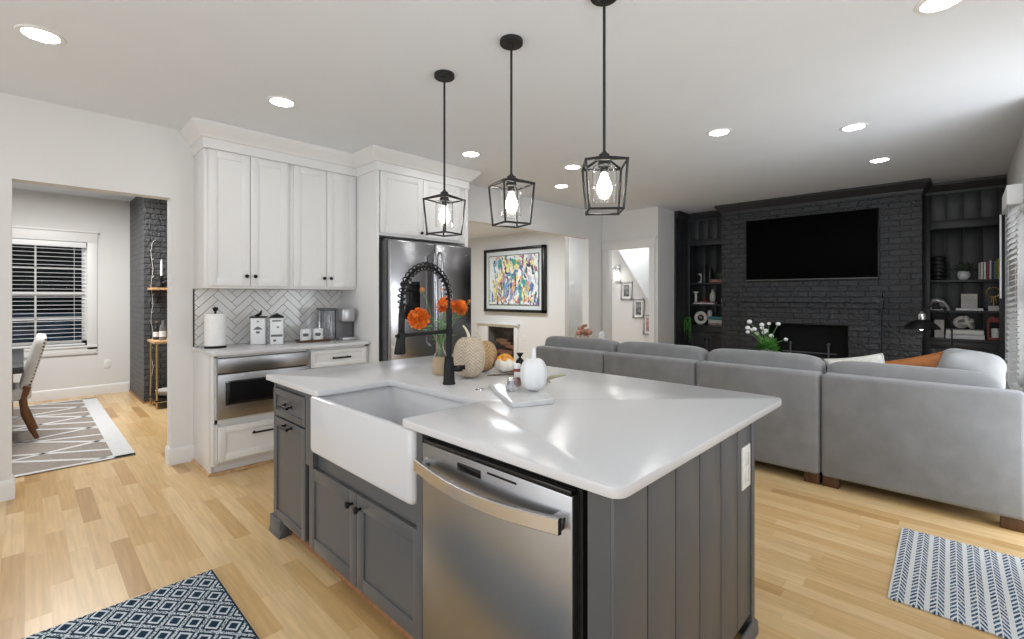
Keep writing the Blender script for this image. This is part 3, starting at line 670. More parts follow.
mesh('drain', B().lathe([(.045, .640), (.043, .643), (.030, .641), (.004, .640)], (1.21, 1.92, 0), 24), 'chrome', t)
single('air_switch_button', B().lathe([(.024, .9152), (.024, .919), (.021, .921), (.019, .9195), (.004, .9195)], (1.564, 1.728, 0), 24), 'chrome', 'small round chrome button on the island worktop beside the sink', 'button', (1.564, 1.728, .9152))
# dishwasher
t = thing('dishwasher', 'stainless steel dishwasher with curved bar handle in the island', 'dishwasher', (1.3, 1.06, 0))
mesh('tub', B().box((1.035, .735, .1), (1.65, 1.422, .868)).box((1.08, .74, 0), (1.6, 1.42, .1)), 'void', t)
b = B(); X = FX(1.034, 1.416, .11); b.X = X; b.box((0, 0, 0), (.672, .740, .034), .004); 
mesh('door', b, 'steel', t)
mesh('control_strip', B(X).box((.006, .741, .002), (.666, .752, .030), .002), 'glassblack', t)
mesh('control_panel', B(X).box((.20, .692, .0342), (.315, .718, .0352), .0004), 'glassblack', t)
mesh('indicator_slot', B(X).box((.345, .716, .0342), (.47, .723, .0350), .0003), 'glassblack', t)
mesh('toe_panel', B().box((1.06, .74, .015), (1.075, 1.42, .1)), 'blackm', t)
b = B(X); pts = []
for k in range(25):
    s_ = k / 24; u = .012 + .648 * s_; w_ = .034 + .040 + .030 * math.sin(PI * s_); v_ = .672 - .014 * math.sin(PI * s_)
    pts.append((u, v_, w_))
tt = bmesh.new(); rows = []
for u, v_, w_ in pts:
    rows.append([tt.verts.new(q) for q in ((u, v_ - .022, w_ - .010), (u, v_ - .022, w_ + .002), (u, v_ - .019, w_ + .005), (u, v_ + .019, w_ + .005), (u, v_ + .022, w_ + .002), (u, v_ + .022, w_ - .010))])
for A, C in zip(rows, rows[1:]):
    for k in range(6): tt.faces.new((A[k], A[(k + 1) % 6], C[(k + 1) % 6], C[k]))
tt.faces.new(rows[0][::-1]); tt.faces.new(rows[-1]); bmesh.ops.recalc_face_normals(tt, faces=tt.faces[:]); b._merge(tt)
for u in (.012, .625): b.box((u, .655, .030), (u + .035, .690, .070), .006)
mesh('handle', b, 'steelx', t)
# faucet
t = thing('faucet', 'matte black spring-neck kitchen faucet arching over the sink', 'faucet', (1.557, 1.963, .915))
fx, fy = 1.557, 1.963; dirv = Vector((1.2 - fx, 1.885 - fy, 0)).normalized(); SP = .345
mesh('base', B().lathe([(.034, .9155), (.034, .921), (.031, .926), (.027, 1.02), (.0245, 1.03), (.0245, 1.055), (.018, 1.062)], (fx, fy, 0), 24), 'blackm', t)
mesh('riser', B().cyl((fx, fy, 1.055), (fx, fy, 1.315), .015, seg=16), 'blackm', t)
arc = [Vector((fx, fy, 1.31))]
for k in range(0, 29):
    a = PI * k / 28; arc.append(Vector((fx, fy, 1.355)) + dirv * (SP / 2 * (1 - math.cos(a))) + Vector((0, 0, .172 * math.sin(a))))
arc.append(arc[-1] + Vector((0, 0, -.03)))
mesh('hose', B().tube(arc, .0075, 10), 'blackm', t)
b = B(); dense = []
for A, C in zip(arc[1:], arc[2:]):
    for k in range(10): dense.append(A.lerp(C, k / 10))
coil = []; side = dirv.cross(Vector((0, 0, 1)))
L = 0; prev = dense[0]
for i, p in enumerate(dense):
    L += (p - prev).length; prev = p
    d = (dense[min(i + 1, len(dense) - 1)] - dense[max(i - 1, 0)]).normalized(); nrm = side.cross(d)
    a = 2 * PI * L / .027
    coil.append(p + (nrm * math.cos(a) + side * math.sin(a)) * .0185)
b.tube(coil, .0036, 5)
mesh('spring', b, 'blackm', t)
tip = arc[-1]
b = B(); b.tube([tip + Vector((0, 0, .02)), tip, tip + Vector((0, 0, -.02)), tip + Vector((0, 0, -.025)), tip + Vector((-.002, 0, -.115)), tip + Vector((-.002, 0, -.12)), tip + Vector((-.004, 0, -.13)), tip + Vector((-.010, 0, -.21)), tip + Vector((-.010, 0, -.215))], [.012, .013, .013, .0155, .0155, .014, .019, .027, .024][:9], 16)
mesh('spray_head', b, 'blackm', t)
zz = 1.195
b = B(); b.cyl((fx, fy, zz), tuple(Vector((tip.x, tip.y, zz))), .0105, seg=10); b.lathe([(.019, zz - .014), (.019, zz + .014)], (fx, fy, 0), 16); b.lathe([(.021, zz - .012), (.021, zz + .012)], (tip.x, tip.y, 0), 16); b.cyl((tip.x - .004, tip.y, zz), tuple(Vector((tip.x, tip.y, zz)) + dirv * .035), .008, seg=10)
mesh('support_arm', b, 'blackm', t)
b = B(); hv = Vector((.72, -.70, 0)).normalized()
b.cyl((fx, fy, .995), tuple(Vector((fx, fy, .998)) + hv * .07), .0165, .017, seg=16); b.cyl(tuple(Vector((fx, fy, .998)) + hv * .045), tuple(Vector((fx, fy, 1.004)) + hv * .085), .012, seg=12)
b.tube([Vector((fx, fy, 1.0)) + hv * .055, Vector((fx, fy, 1.002)) + hv * .055 + Vector((-.03, -.03, .004)), Vector((fx, fy, 1.004)) + hv * .055 + Vector((-.065, -.06, .006))], [.009, .007, .006], 10)
mesh('lever', b, 'blackm', t)

# ------------------------------------------------------------------ things on the island
CT = .9155
def on(x, y): return (x, y, CT)
# vase in a wicker sleeve and its flowers
VX, VY = 1.715, 2.245
t = thing('flower_vase', 'clear glass bottle vase in a pale wicker sleeve beside the faucet', 'vase', on(VX, VY))
mesh('glass_bottle', B().lathe([(.036, CT + .004), (.040, CT + .02), (.040, CT + .10), (.036, CT + .12), (.022, CT + .145), (.019, CT + .175), (.022, CT + .19), (.019, CT + .19), (.016, CT + .17), (.019, CT + .146), (.033, CT + .118), (.037, CT + .1), (.037, CT + .022), (.033, CT + .010)], (VX, VY, 0), 28), 'glass', t)
mesh('wicker_sleeve', B().lathe([(.040, CT), (.045, CT + .004), (.0455, CT + .085), (.043, CT + .105), (.0410, CT + .105), (.0410, CT + .006)], (VX, VY, 0), 32, cap=False), 'wick', t)
def flower(label, pos, r, kind, seed):
    """a full double bloom with stem and leaves, stem runs down into the bottle"""
    rnd = random.Random(seed); t = thing('orange_flower' if kind == 'orange' else 'amber_flower', label, 'flower', (VX, VY, CT + .03), group='cut flowers in the glass vase')
    top = Vector(pos); bot = Vector((VX + rnd.uniform(-.012, .012), VY + rnd.uniform(-.012, .012), CT + .03))
    neck = Vector((VX + (top.x - VX) * .08, VY + (top.y - VY) * .08, CT + .185)); mid = neck.lerp(top, .55) + Vector((0, 0, .02))
    mesh('stem', B().tube([bot, neck, mid, top - Vector((0, 0, r * .3))], .0032 if r > .02 else .002, 6), 'stem', t)
    b = B(); n = 96 if r > .02 else 16
    vd = (top - mid).normalized(); q0 = vd.to_track_quat('Z', 'Y')
    for i in range(n):
        f = (i + .5) / n; th = math.acos(1 - 1.72 * f); ph = i * 2.39996
        d = Vector((math.sin(th) * math.cos(ph), math.sin(th) * math.sin(ph), math.cos(th))); sd = Vector((-math.sin(ph), math.cos(ph), 0)); up = d.cross(sd)
        ln = r * (.86 + .16 * f + rnd.uniform(-.07, .09)); w_ = r * (.17 + .06 * f); b.mi = 1 if rnd.random() < .35 else 0
        pts = [d * r * .2, d * ln * .62 + sd * w_ - up * r * .03, d * ln * .95 + sd * w_ * .8 + up * r * .13, d * ln * 1.03 + up * r * .08, d * ln * .95 - sd * w_ * .8 + up * r * .13, d * ln * .62 - sd * w_ - up * r * .03]
        b.quad([q0 @ p + top for p in pts])
    mesh('bloom', b, ['orange', 'orangel'] if kind == 'orange' else ['yel', 'orangel'], t, smooth=0)
    for k in range(5 if r > .02 else 2):
        b = B(); base_ = neck.lerp(top, rnd.uniform(.15, .72)); a = rnd.uniform(0, 6.28); d = Vector((math.cos(a), math.sin(a), rnd.uniform(-.1, .5))) * (.075 if r > .02 else .03); s_ = Vector((-math.sin(a), math.cos(a), 0)) * (.022 if r > .02 else .008)
        b.quad([base_, base_ + d * .4 + s_, base_ + d + Vector((0, 0, -.012)), base_ + d * .4 - s_])
        mesh('leaf', b, 'leaf', t, smooth=0)
    return t
flower('large orange bloom leaning low to the side, inside the faucet arch', (1.525, 2.195, 1.255), .062, 'orange', 1)
flower('large orange bloom standing directly behind the faucet riser', (1.72, 2.20, 1.322), .060, 'orange', 2)
flower('large orange bloom at the refrigerator side of the bunch, past the riser', (1.815, 2.19, 1.308), .056, 'orange', 3)
flower('small amber bud on the tallest thin stem inside the faucet arch', (1.555, 2.2, 1.415), .018, 'yel', 4)
flower('small amber bud rising just behind the faucet arch', (1.705, 2.22, 1.415), .015, 'yel', 5)
flower('small amber bud stretching away beyond the orange blooms', (1.90, 2.2, 1.345), .017, 'yel', 6)
def pumpkin(name, label, x, y, z, R, H, mat, stemmat, lobes=8, amp=.10, stemh=.06, lean=(.0, .0), sr=.010, flat=1, seg=64):
    t = thing(name, label, 'pumpkin', (x, y, z), world=False); pr = []
    for k in range(19):
        a = -PI / 2 + PI * k / 18; rr = R * abs(math.cos(a)) ** .72; pr.append((max(.012, rr), H / 2 + H / 2 * math.copysign(abs(math.sin(a)) ** .9, math.sin(a)) - (.035 * H * max(0, 1 - rr / (.5 * R)) if a > 0 else -.02 * H * max(0, 1 - rr / (.5 * R)))))
    pr[0] = (.012, pr[1][1] * .2 + .0); pr = [(r_, max(0, h_)) for r_, h_ in pr]
    mesh('body', B().lathe(pr, (0, 0, 0), seg, lobes=lobes, amp=amp, flat=flat), mat, t, smooth=60, world=False)
    top = H * .965
    mesh('stem', B().tube([(0, 0, top - .012), (lean[0] * .2, lean[1] * .2, top + stemh * .35), (lean[0] * .6, lean[1] * .6, top + stemh * .75), (lean[0], lean[1], top + stemh)], [sr * 1.5, sr, sr * .8, sr * .62], 12), stemmat, t, world=False)
    return t
pumpkin('woven_pumpkin', 'tall pale woven seagrass pumpkin right beside the faucet base', 1.76, 2.035, CT, .088, .235, 'seag', 'stemw', 8, .08, .07, (-.03, .02), .008)
pumpkin('woven_pumpkin', 'squat tan braided pumpkin behind the tall pale woven one', 1.965, 2.15, CT, .088, .19, 'jute', 'stemw', 8, .12, .06, (-.02, .03), .008)
# two-tone gourd
t = pumpkin('gourd', 'small cream gourd with an orange cap between woven and ceramic pumpkins', 2.045, 2.03, CT, .064, .088, 'gourdw', 'stemw', 7, .14, .022, (.005, 0), .006)
pr = [(.012, .066), (.034, .070), (.046, .066), (.040, .080), (.030, .100), (.016, .108), (.004, .109)]
mesh('orange_cap', B().lathe([(.046, .070), (.047, .082), (.036, .097), (.022, .108), (.006, .111)], (0, 0, 0), 48, lobes=5, amp=.5), 'gourdo', t, smooth=60, world=False)
# garland of twigs lying under the pumpkins
b = B(); rnd = random.Random(5)
for k in range(9):
    y_ = 1.90 + rnd.uniform(0, .06); x_ = 1.93 + rnd.uniform(-.05, .18)
    p = [(x_ + s_ * .05, y_ - s_ * .035 + rnd.uniform(-.008, .008), CT + .004 + abs(rnd.uniform(0, .008))) for s_ in range(-1, 3)]
    b.tube(p, .003, 5)
single('dried_twig_sprig', b, 'walnut', 'thin brown dried twigs lying below the cream and orange gourd', 'twigs', (2.0, 1.9, CT))
# wooden leaf / branch ornament
b = B(); b.tube([(1.915, 1.625, CT + .006), (1.925, 1.605, CT + .024), (1.955, 1.575, CT + .036), (2.005, 1.535, CT + .046)], [.008, .011, .010, .006], 8); b.tube([(1.925, 1.605, CT + .024), (1.935, 1.585, CT + .0075)], [.009, .006], 8); b.tube([(1.925, 1.605, CT + .024), (1.945, 1.605, CT + .0075)], [.008, .006], 8)
b.ball((1.925, 1.605, CT + .028), .014)
single('twisted_stem_ornament', b, 'olive', 'pale twisted gourd stem piece resting behind the white ceramic pumpkin', 'ornament', (1.95, 1.6, CT))
single('hourglass_ornament', B().lathe([(.012, CT), (.026, CT + .012), (.029, CT + .028), (.022, CT + .044), (.007, CT + .056), (.008, CT + .062), (.022, CT + .082), (.024, CT + .088), (.004, CT + .089)], (2.275, 2.12, 0), 24), 'blackm', 'small black hourglass-shaped ornament on the worktop edge before the white fireplace', 'ornament', (2.275, 2.12, CT))
# marble board with ceramic pumpkin, shaker and grinder
bx = rounded([(1.40, 1.35), (1.58, 1.27), (1.80, 1.55), (1.645, 1.755)], [.015] * 4)
single('marble_board', slab(B(), bx, CT, CT + .022, .003), 'marble', 'grey marble serving board on the worktop under the ceramic pumpkin', 'board', (1.6, 1.5, CT))
pumpkin('ceramic_pumpkin', 'glossy white ceramic pumpkin standing on the marble board', 1.655, 1.455, CT + .022, .062, .155, 'white', 'white', 8, .06, .05, (0, .0), .010)
t = thing('glass_shaker', 'small smoky glass shaker at the front edge of the marble board', 'shaker', (1.565, 1.515, CT + .022))
z = CT + .0222
mesh('glass_body', B().lathe([(.020, z), (.024, z + .006), (.023, z + .022), (.016, z + .038), (.0165, z + .05), (.012, z + .05)], (1.565, 1.515, 0), 16, lobes=8, amp=.12), 'tint', t)
mesh('cap', B().lathe([(.0165, z + .0502), (.0165, z + .060), (.010, z + .065), (.003, z + .066)], (1.565, 1.515, 0), 16), 'chrome', t)
t = thing('spice_grinder', 'clear spice grinder with red bands behind the smoky glass shaker', 'grinder', (1.655, 1.56, CT + .022))
mesh('glass_body', B().lathe([(.019, z), (.020, z + .01), (.018, z + .075), (.017, z + .078)], (1.655, 1.56, 0), 20), 'glass', t)
mesh('spice_fill', B().lathe([(.014, z + .006), (.014, z + .045), (.004, z + .05)], (1.655, 1.56, 0), 16), 'pinkp', t)
mesh('red_band', B().lathe([(.0195, z + .078), (.0195, z + .090), (.017, z + .092)], (1.655, 1.56, 0), 20), 'red', t)
mesh('cap', B().lathe([(.0175, z + .092), (.0175, z + .112), (.012, z + .116), (.003, z + .117)], (1.655, 1.56, 0), 20), 'white', t)

# ------------------------------------------------------------------ kitchen wall run
KC = .955     # top of that worktop
t = thing('base_cabinet', 'white base cabinet run holding the microwave drawer beneath the wall worktop', 'cabinet', (1.6, 4.4, 0))
b = B(); b.box((.998, 4.10, .095), (1.02, 4.668, KC - .031)); b.box((.998, 4.10, .40), (1.70, 4.668, .435)); b.box((1.69, 4.10, .095), (1.715, 4.668, KC - .031)); b.box((2.24, 4.10, .095), (2.278, 4.668, KC - .031)); b.box((1.0, 4.10, .905), (2.278, 4.668, KC - .031)); b.box((1.0, 4.11, .095), (2.278, 4.668, .40)); b.box((1.71, 4.11, .40), (2.278, 4.668, .91)); b.box((1.0, 4.60, .40), (2.2, 4.668, .92))
b.box((.998, 4.17, 0), (2.278, 4.668, .1)); b.box((.985, 4.16, 0), (1.0, 4.668, KC - .031), .001); b.box((.985, 4.095, .085), (1.0, 4.17, KC - .031), .001)
mesh('carcass', b, 'cab', t)
dr = mesh('drawer', B(FY(1.022, 4.098, .118)).shaker(.672, .262, .02, .05), 'cab', t); pull(dr, FY(1.36, 4.078, .30), .22)
dr = mesh('drawer', B(FY(1.722, 4.098, .752)).shaker(.525, .145, .02, .035), 'cab', t); pull(dr, FY(1.99, 4.078, .826), .17)
d1 = mesh('door', B(FY(1.722, 4.098, .118)).shaker(.26, .62, .02, .055), 'cab', t); knob(d1, FY(1.955, 4.078, .69))
d2 = mesh('door', B(FY(1.987, 4.098, .118)).shaker(.26, .62, .02, .055), 'cab', t); knob(d2, FY(2.014, 4.078, .69))
struct('trim_3', B().sweep([(.985, KY), (.985, 4.16), (2.27, 4.16)], [(0, 0), (.016, 0), (.012, .01), (.004, .018), (0, .02)]), 'pale')
t = thing('microwave_drawer', 'stainless steel microwave drawer built into the white base cabinet', 'microwave', (1.36, 4.08, .44))
mesh('housing', B().box((1.025, 4.10, .437), (1.688, 4.59, .903)), 'void', t)
mesh('control_panel', B(FY(1.012, 4.10, .79)).box((0, 0, 0), (.685, .112, .038), .004), 'steel', t)
mesh('door', B(FY(1.012, 4.10, .442)).box((0, 0, 0), (.685, .340, .046), .004), 'steel', t)
mesh('door_window', B(FY(1.062, 4.0545, .545)).box((0, 0, 0), (.575, .185, .003), .002), 'glassblack', t)
mesh('maker_mark', B(FY(1.50, 4.0512, .562)).box((0, 0, 0), (.05, .007, .0005)), 'silver', t)
ol = rounded([(.972, 4.045), (2.279, 4.045), (2.279, 4.659), (.972, 4.659)], [.03, 0, 0, 0])
single('wall_worktop', slab(B(), ol, KC - .03, KC), 'quartz', 'white quartz worktop below the herringbone tiles', 'worktop', (1.6, 4.35, KC))
# herringbone backsplash
def clip(poly, x0, x1, z0, z1):
    for ax, lim, sg in ((0, x0, 1), (0, x1, -1), (1, z0, 1), (1, z1, -1)):
        out = []
        for i in range(len(poly)):
            p, q = poly[i - 1], poly[i]; a = (p[ax] - lim) * sg; c = (q[ax] - lim) * sg
            if (a < 0) != (c < 0): s_ = a / (a - c); out.append((p[0] + (q[0] - p[0]) * s_, p[1] + (q[1] - p[1]) * s_))
            if c >= 0: out.append(q)
        poly = out
        if len(poly) < 3: return None
    return poly
b = B(); b.mi = 1; b.box((.985, 4.662, KC), (2.279, 4.669, 1.441)); b.mi = 0
TL, TW, g_ = .205, .0585, .0022; c45 = math.sqrt(.5)
for m_ in range(-9, 10):
    for i in range(-60, 61):
        ox, oy = m_ * TL + i * TW, -m_ * TL + i * TW
        for (x0, y0, w_, h_) in ((ox, oy, TL, TW), (ox + TL, oy + TW - TL, TW, TL)):
            pl = [(x0 + g_, y0 + g_), (x0 + w_ - g_, y0 + g_), (x0 + w_ - g_, y0 + h_ - g_), (x0 + g_, y0 + h_ - g_)]
            pl = [((p[0] - p[1]) * c45 + 1.6, (p[0] + p[1]) * c45 + 1.2) for p in pl]
            pl = clip(pl, .991, 2.279, KC + .001, 1.44)
            if pl: b.poly([(p[0], 4.6621, p[1]) for p in pl], (0, -.005, 0))
bs = struct('trim_4', b, ['tile', 'grout'], smooth=0)
mesh('edge_strip', B().box((.982, 4.655, KC), (.990, 4.669, 1.44)), 'blackm', bs)
# upper cabinets
def upper(label, x0, x1, doors, z0, z1, y, name='wall_cabinet', kz=1.545, depth=None):
    t = thing(name, label, 'cabinet', ((x0 + x1) / 2, y, z0), group='white wall cabinets with paired shaker doors')
    mesh('carcass', B().box((x0, y + .021, z0), (x1, 4.668, z1 + .005), .001), 'cab', t)
    for i, (a, c) in enumerate(doors):
        d = mesh('door', B(FY(a, y + .0205, z0 + .022)).shaker(c - a, z1 - z0 - .03, .02, .062), 'cab', t)
        knob(d, FY(c - .03 if i == 0 else a + .03, y, kz))
    return t
upper('white two-door wall cabinet above the paper towel and canisters', .988, 1.651, [(1.015, 1.318), (1.323, 1.627)], 1.442, 2.562, 4.33)
upper('white two-door wall cabinet above the mugs and coffee maker', 1.652, 2.279, [(1.677, 1.976), (1.981, 2.272)], 1.442, 2.562, 4.33)
upper('white two-door cabinet above the refrigerator', 2.302, 3.352, [(2.315, 2.795), (2.80, 3.29)], 1.955, 2.562, 3.94, kz=2.01)
single('refrigerator_side_panel', B().box((2.28, 3.945, 0), (2.301, 4.668, 2.562), .001), 'cab', 'tall white panel between the worktop run and the refrigerator', 'panel', (2.29, 4.3, 0))
single('refrigerator_side_panel', B().box((3.353, 3.945, 0), (3.394, 4.668, 2.562), .001), 'cab', 'tall white panel on the hall side of the refrigerator', 'panel', (3.37, 4.3, 0))
crown = [(0, 2.556), (.008, 2.556), (.012, 2.56), (.012, 2.634), (.026, 2.640), (.030, 2.652), (.048, 2.668), (.078, 2.700), (.094, 2.725), (.098, 2.732), (.098, 2.749), (0, 2.749)]
struct('trim_5', B().sweep([(.988, 4.668), (.988, 4.33), (2.28, 4.33), (2.28, 3.945), (3.394, 3.945), (3.394, 4.37)][::1], [(-o_ if False else o_, z_) for o_, z_ in crown]), 'cab')
# refrigerator
t = thing('refrigerator', 'dark stainless french-door refrigerator in the white surround', 'refrigerator', (2.85, 4.2, 0))
mesh('body', B().box((2.352, 3.90, .02), (3.345, 4.62, 1.895), .004).box((2.36, 3.93, 1.895), (3.33, 4.5, 1.925), .004), 'greyp', t)
for nm, x0, x1 in (('door', 2.348, 2.862), ('door', 2.868, 3.348)):
    d = mesh(nm, B().box((x0, 3.832, .74), (x1, 3.897, 1.905), .012, 3), 'fridge', t)
    hx = x1 - .045 if x0 < 2.5 else x0 + .045
    b = B(); b.tube([(hx, 3.830, .88), (hx, 3.785, .90), (hx, 3.778, 1.0), (hx, 3.778, 1.7), (hx, 3.785, 1.80), (hx, 3.830, 1.82)], .009, 10); mesh('handle', b, 'fridge', d)
    if x0 < 2.5:
        mesh('water_dispenser', B().box((2.47, 3.829, 1.16), (2.68, 3.8325, 1.52), .001).box((2.485, 3.826, 1.42), (2.665, 3.8295, 1.505), .001), 'glassblack', d)
for z0, z1 in ((.04, .375), (.385, .73)):
    d = mesh('freezer_drawer', B().box((2.348, 3.832, z0), (3.348, 3.897, z1), .012, 3), 'fridge', t)
    b = B(); b.tube([(2.44, 3.830, z1 - .05), (2.46, 3.79, z1 - .05), (2.6, 3.780, z1 - .05), (3.1, 3.780, z1 - .05), (3.24, 3.79, z1 - .05), (3.26, 3.830, z1 - .05)], .011, 10); mesh('handle', b, 'steelx', d)
mesh('maker_badge', B().box((3.255, 3.8300, 1.80), (3.285, 3.8322, 1.815), .0005), 'chrome', t)
# on the wall worktop
z = KC + .0005
t = thing('paper_towel_holder', 'white paper towel roll on a black stand at the worktop end', 'paper towel', (1.09, 4.44, KC))
mesh('stand', B().lathe([(.080, z), (.080, z + .010), (.070, z + .014), (.008, z + .016), (.008, z + .30), (.014, z + .302), (.020, z + .318), (.020, z + .330), (.004, z + .334)], (1.09, 4.44, 0), 28), 'blackm', t)
mesh('paper_roll', B().lathe([(.018, z + .018), (.075, z + .018), (.077, z + .022), (.077, z + .275), (.075, z + .279), (.018, z + .279)], (1.09, 4.44, 0), 36, cap=False), 'paper', t)
def canister(label, x, y, w, h, roof, rz):
    t = thing('canister', label, 'canister', (x, y, KC), rz, 'farmhouse canisters', world=False)
    mesh('jar', B().box((-w / 2, -w / 2, .0005), (w / 2, w / 2, h), .008, 3), 'white', t, world=False)
    b = B(); hw = w / 2 + .005
    if roof: b.poly([(-hw, -hw, h), (hw, -hw, h), (hw, -hw, h + .008), (0, -hw, h + .04), (-hw, -hw, h + .008)], (0, 2 * hw, 0), .001)
    else:
        b.box((-hw, -hw, h), (hw, hw, h + .010), .003); b.tube([(-.03, 0, h + .014), (-.01, 0, h + .022), (.012, 0, h + .030), (.018, 0, h + .055), (.026, 0, h + .062)], [.005, .013, .013, .007, .004], 10)
        b.tube([(-.02, 0, h + .016), (-.04, 0, h + .022)], [.008, .002], 8); b.cyl((0, 0, h + .008), (0, 0, h + .022), .006)
    mesh('lid', b, 'blackm', t, world=False)
    b = B(FY(0, -w / 2 - .0002, 0))
    if roof:
        b.box((-.035, h * .86, 0), (.035, h * .91, .001)); b.box((-.045, h * .30, 0), (.045, h * .38, .001)); b.box((.0, h * .62, 0), (.018, h * .68, .001)); b.box((-.028, h * .12, 0), (-.005, h * .2, .001))
    else:
        b.poly([(-.038, h * .56, 0), (.038, h * .56, 0), (.02, h * .63, 0), (0, h * .68, 0), (-.02, h * .63, 0)], (0, 0, .001)); b.poly([(-.014, h * .84, 0), (.016, h * .84, 0), (.0, h * .90, 0)], (0, 0, .001)); b.box((-.014, h * .42, 0), (.014, h * .5, .001))
    mesh('farmhouse_print', b, 'greyp', t, world=False)
canister('square white canister with a black bird finial lid', 1.437, 4.49, .118, .235, False, -.45)
canister('square white canister with a black gabled house lid', 1.545, 4.37, .105, .235, True, -.35)
t = thing('mug_tray', 'dark red wooden tray under the two white mugs', 'tray', (1.86, 4.38, KC))
mesh('tray_base', B().box((1.74, 4.31, z), (2.0, 4.45, z + .010), .003), 'walnut', t)
mesh('rail', B().box((1.735, 4.305, z + .0105), (2.005, 4.313, z + .022), .002).box((1.735, 4.447, z + .0105), (2.005, 4.455, z + .022), .002), 'walnut', t)
def mug(label, x, y, a):
    t = thing('mug', label, 'mug', (x, y, KC + .0115), a, 'mugs on the tray', world=False)
    mesh('cup', B().lathe([(.044, 0), (.048, .003), (.050, .02), (.051, .105), (.049, .107), (.047, .103), (.046, .01), (.004, .008)], seg=28), 'white', t, world=False)
    mesh('handle', B().tube([(.049, 0, .086), (.070, 0, .089), (.084, 0, .072), (.083, 0, .046), (.068, 0, .028), (.048, 0, .030)], .0065, 8), 'white', t, world=False)
    b = B()
    for k in (-.9, -.55, -.15):
        a_ = -PI / 2 + k * .7 - a; b.ball((.0505 * math.cos(a_), .0505 * math.sin(a_), .058), .013, (.9, .9, 1.2), 8, 6)
    mesh('printed_motif', b, 'greyp', t, world=False)
mug('white printed mug on the tray, the one nearer the canisters', 1.80, 4.38, .3)
mug('white printed mug on the tray, the one nearer the coffee maker', 1.91, 4.375, .1)
t = thing('coffee_maker', 'grey and silver pod coffee maker with water tank at the worktop corner', 'coffee maker', (2.1, 4.42, KC))
mesh('water_tank', B().box((1.965, 4.36, z + .02), (2.075, 4.52, z + .29), .012, 3), 'tint', t)
mesh('tank_lid', B().box((1.96, 4.355, z + .291), (2.08, 4.525, z + .31), .006), 'greyp', t)
mesh('column', B().box((2.085, 4.36, z), (2.255, 4.54, z + .30), .012, 3).box((1.96, 4.36, z), (2.09, 4.53, z + .02), .004), 'greyp', t)
mesh('brew_head', B().box((2.105, 4.27, z + .175), (2.235, 4.42, z + .305), .02, 3), 'silver', t)
mesh('drip_tray', B().box((2.10, 4.26, z), (2.24, 4.37, z + .028), .006), 'silver', t)

# ------------------------------------------------------------------ hall: fireplace, painting, switch
t = thing('white_fireplace', 'white mantelpiece with a small firebox below the colourful painting', 'fireplace', (HX, 7.0, 0))
b = B(); b.box((HX - .03, 7.35, 0), (HX, 7.62, .745), .003); b.box((HX - .03, 6.475, 0), (HX, 6.575, .745), .003); b.box((HX - .03, 6.475, .735), (HX, 7.62, .785), .003); b.box((HX - .075, 6.43, .785), (HX, 7.67, .825), .006); b.box((HX - .05, 6.45, .765), (HX, 7.65, .786), .004)
mesh('mantel', b, 'trim', t)
b = B(); b.box((HX + .35, 6.55, 0), (HX + .4, 7.4, .76)); b.box((HX + .001, 6.56, 0), (HX + .4, 6.572, .74)); b.box((HX + .001, 7.352, 0), (HX + .4, 7.37, .74)); b.box((HX + .001, 6.57, .737), (HX + .4, 7.36, .755)); b.box((HX + .0, 6.575, 0), (HX + .35, 7.35, .02))
mesh('firebox', b, 'soot', t)
b = B()
for i, y_ in enumerate((6.82, 6.98, 7.1)): b.cyl((HX + .12 + .04 * i, y_ - .16, .30 + .06 * i), (HX + .18, y_ + .16, .32 + .05 * i), .05, seg=10)
b.box((HX + .05, 6.70, .18), (HX + .25, 7.2, .24))
mesh('log', b, 'rustbr', t)
t = thing('abstract_painting', 'large colourful abstract painting in a deep black frame', 'painting', (HX - .03, 6.57, 1.70))
y0, y1, z0, z1 = 5.73, 7.41, 1.055, 2.355
b = B()
for (p, q) in (((y0, z0), (y0 + .07, z1)), ((y1 - .05, z0), (y1, z1)), ((y0, z0), (y1, z0 + .055)), ((y0, z1 - .055), (y1, z1))): b.box((HX - .085, p[0], p[1]), (HX - .001, q[0], q[1]), .003)
mesh('frame', b, 'black', t)
mesh('mat_board', B().box((HX - .045, y0 + .05, z0 + .04), (HX - .03, y1 - .04, z1 - .04)), 'mat', t)
pc = B().box((HX - .055, y0 + .16, z0 + .15), (HX - .046, y1 - .14, z1 - .15)); pm = mesh('canvas', pc, 'paint', t)
b = B()
for (p, q) in (((y0 + .15, z0 + .14), (y0 + .165, z1 - .14)), ((y1 - .145, z0 + .14), (y1 - .13, z1 - .14)), ((y0 + .15, z0 + .14), (y1 - .13, z0 + .155)), ((y0 + .15, z1 - .155), (y1 - .13, z1 - .14))): b.box((HX - .060, p[0], p[1]), (HX - .044, q[0], q[1]))
mesh('inner_fillet', b, 'greyp', t)
single('light_switch', B(FX(7.599, 5.70, 1.545)).box((0, 0, 0), (.085, .12, .006), .002).box((.03, .035, .006), (.055, .085, .010), .002), 'plastic', 'white wall switch in the passage past the painting', 'switch', (7.599, 5.66, 1.6))
single('hall_outlet', B(FX(HX - .001, 6.36, .48)).box((0, 0, 0), (.08, .12, .006), .002).box((.022, .02, .006), (.058, .055, .009), .002).box((.022, .065, .006), (.058, .1, .009), .002), 'plastic', 'white wall outlet low beside the white mantelpiece', 'outlet', (HX, 6.32, .54))
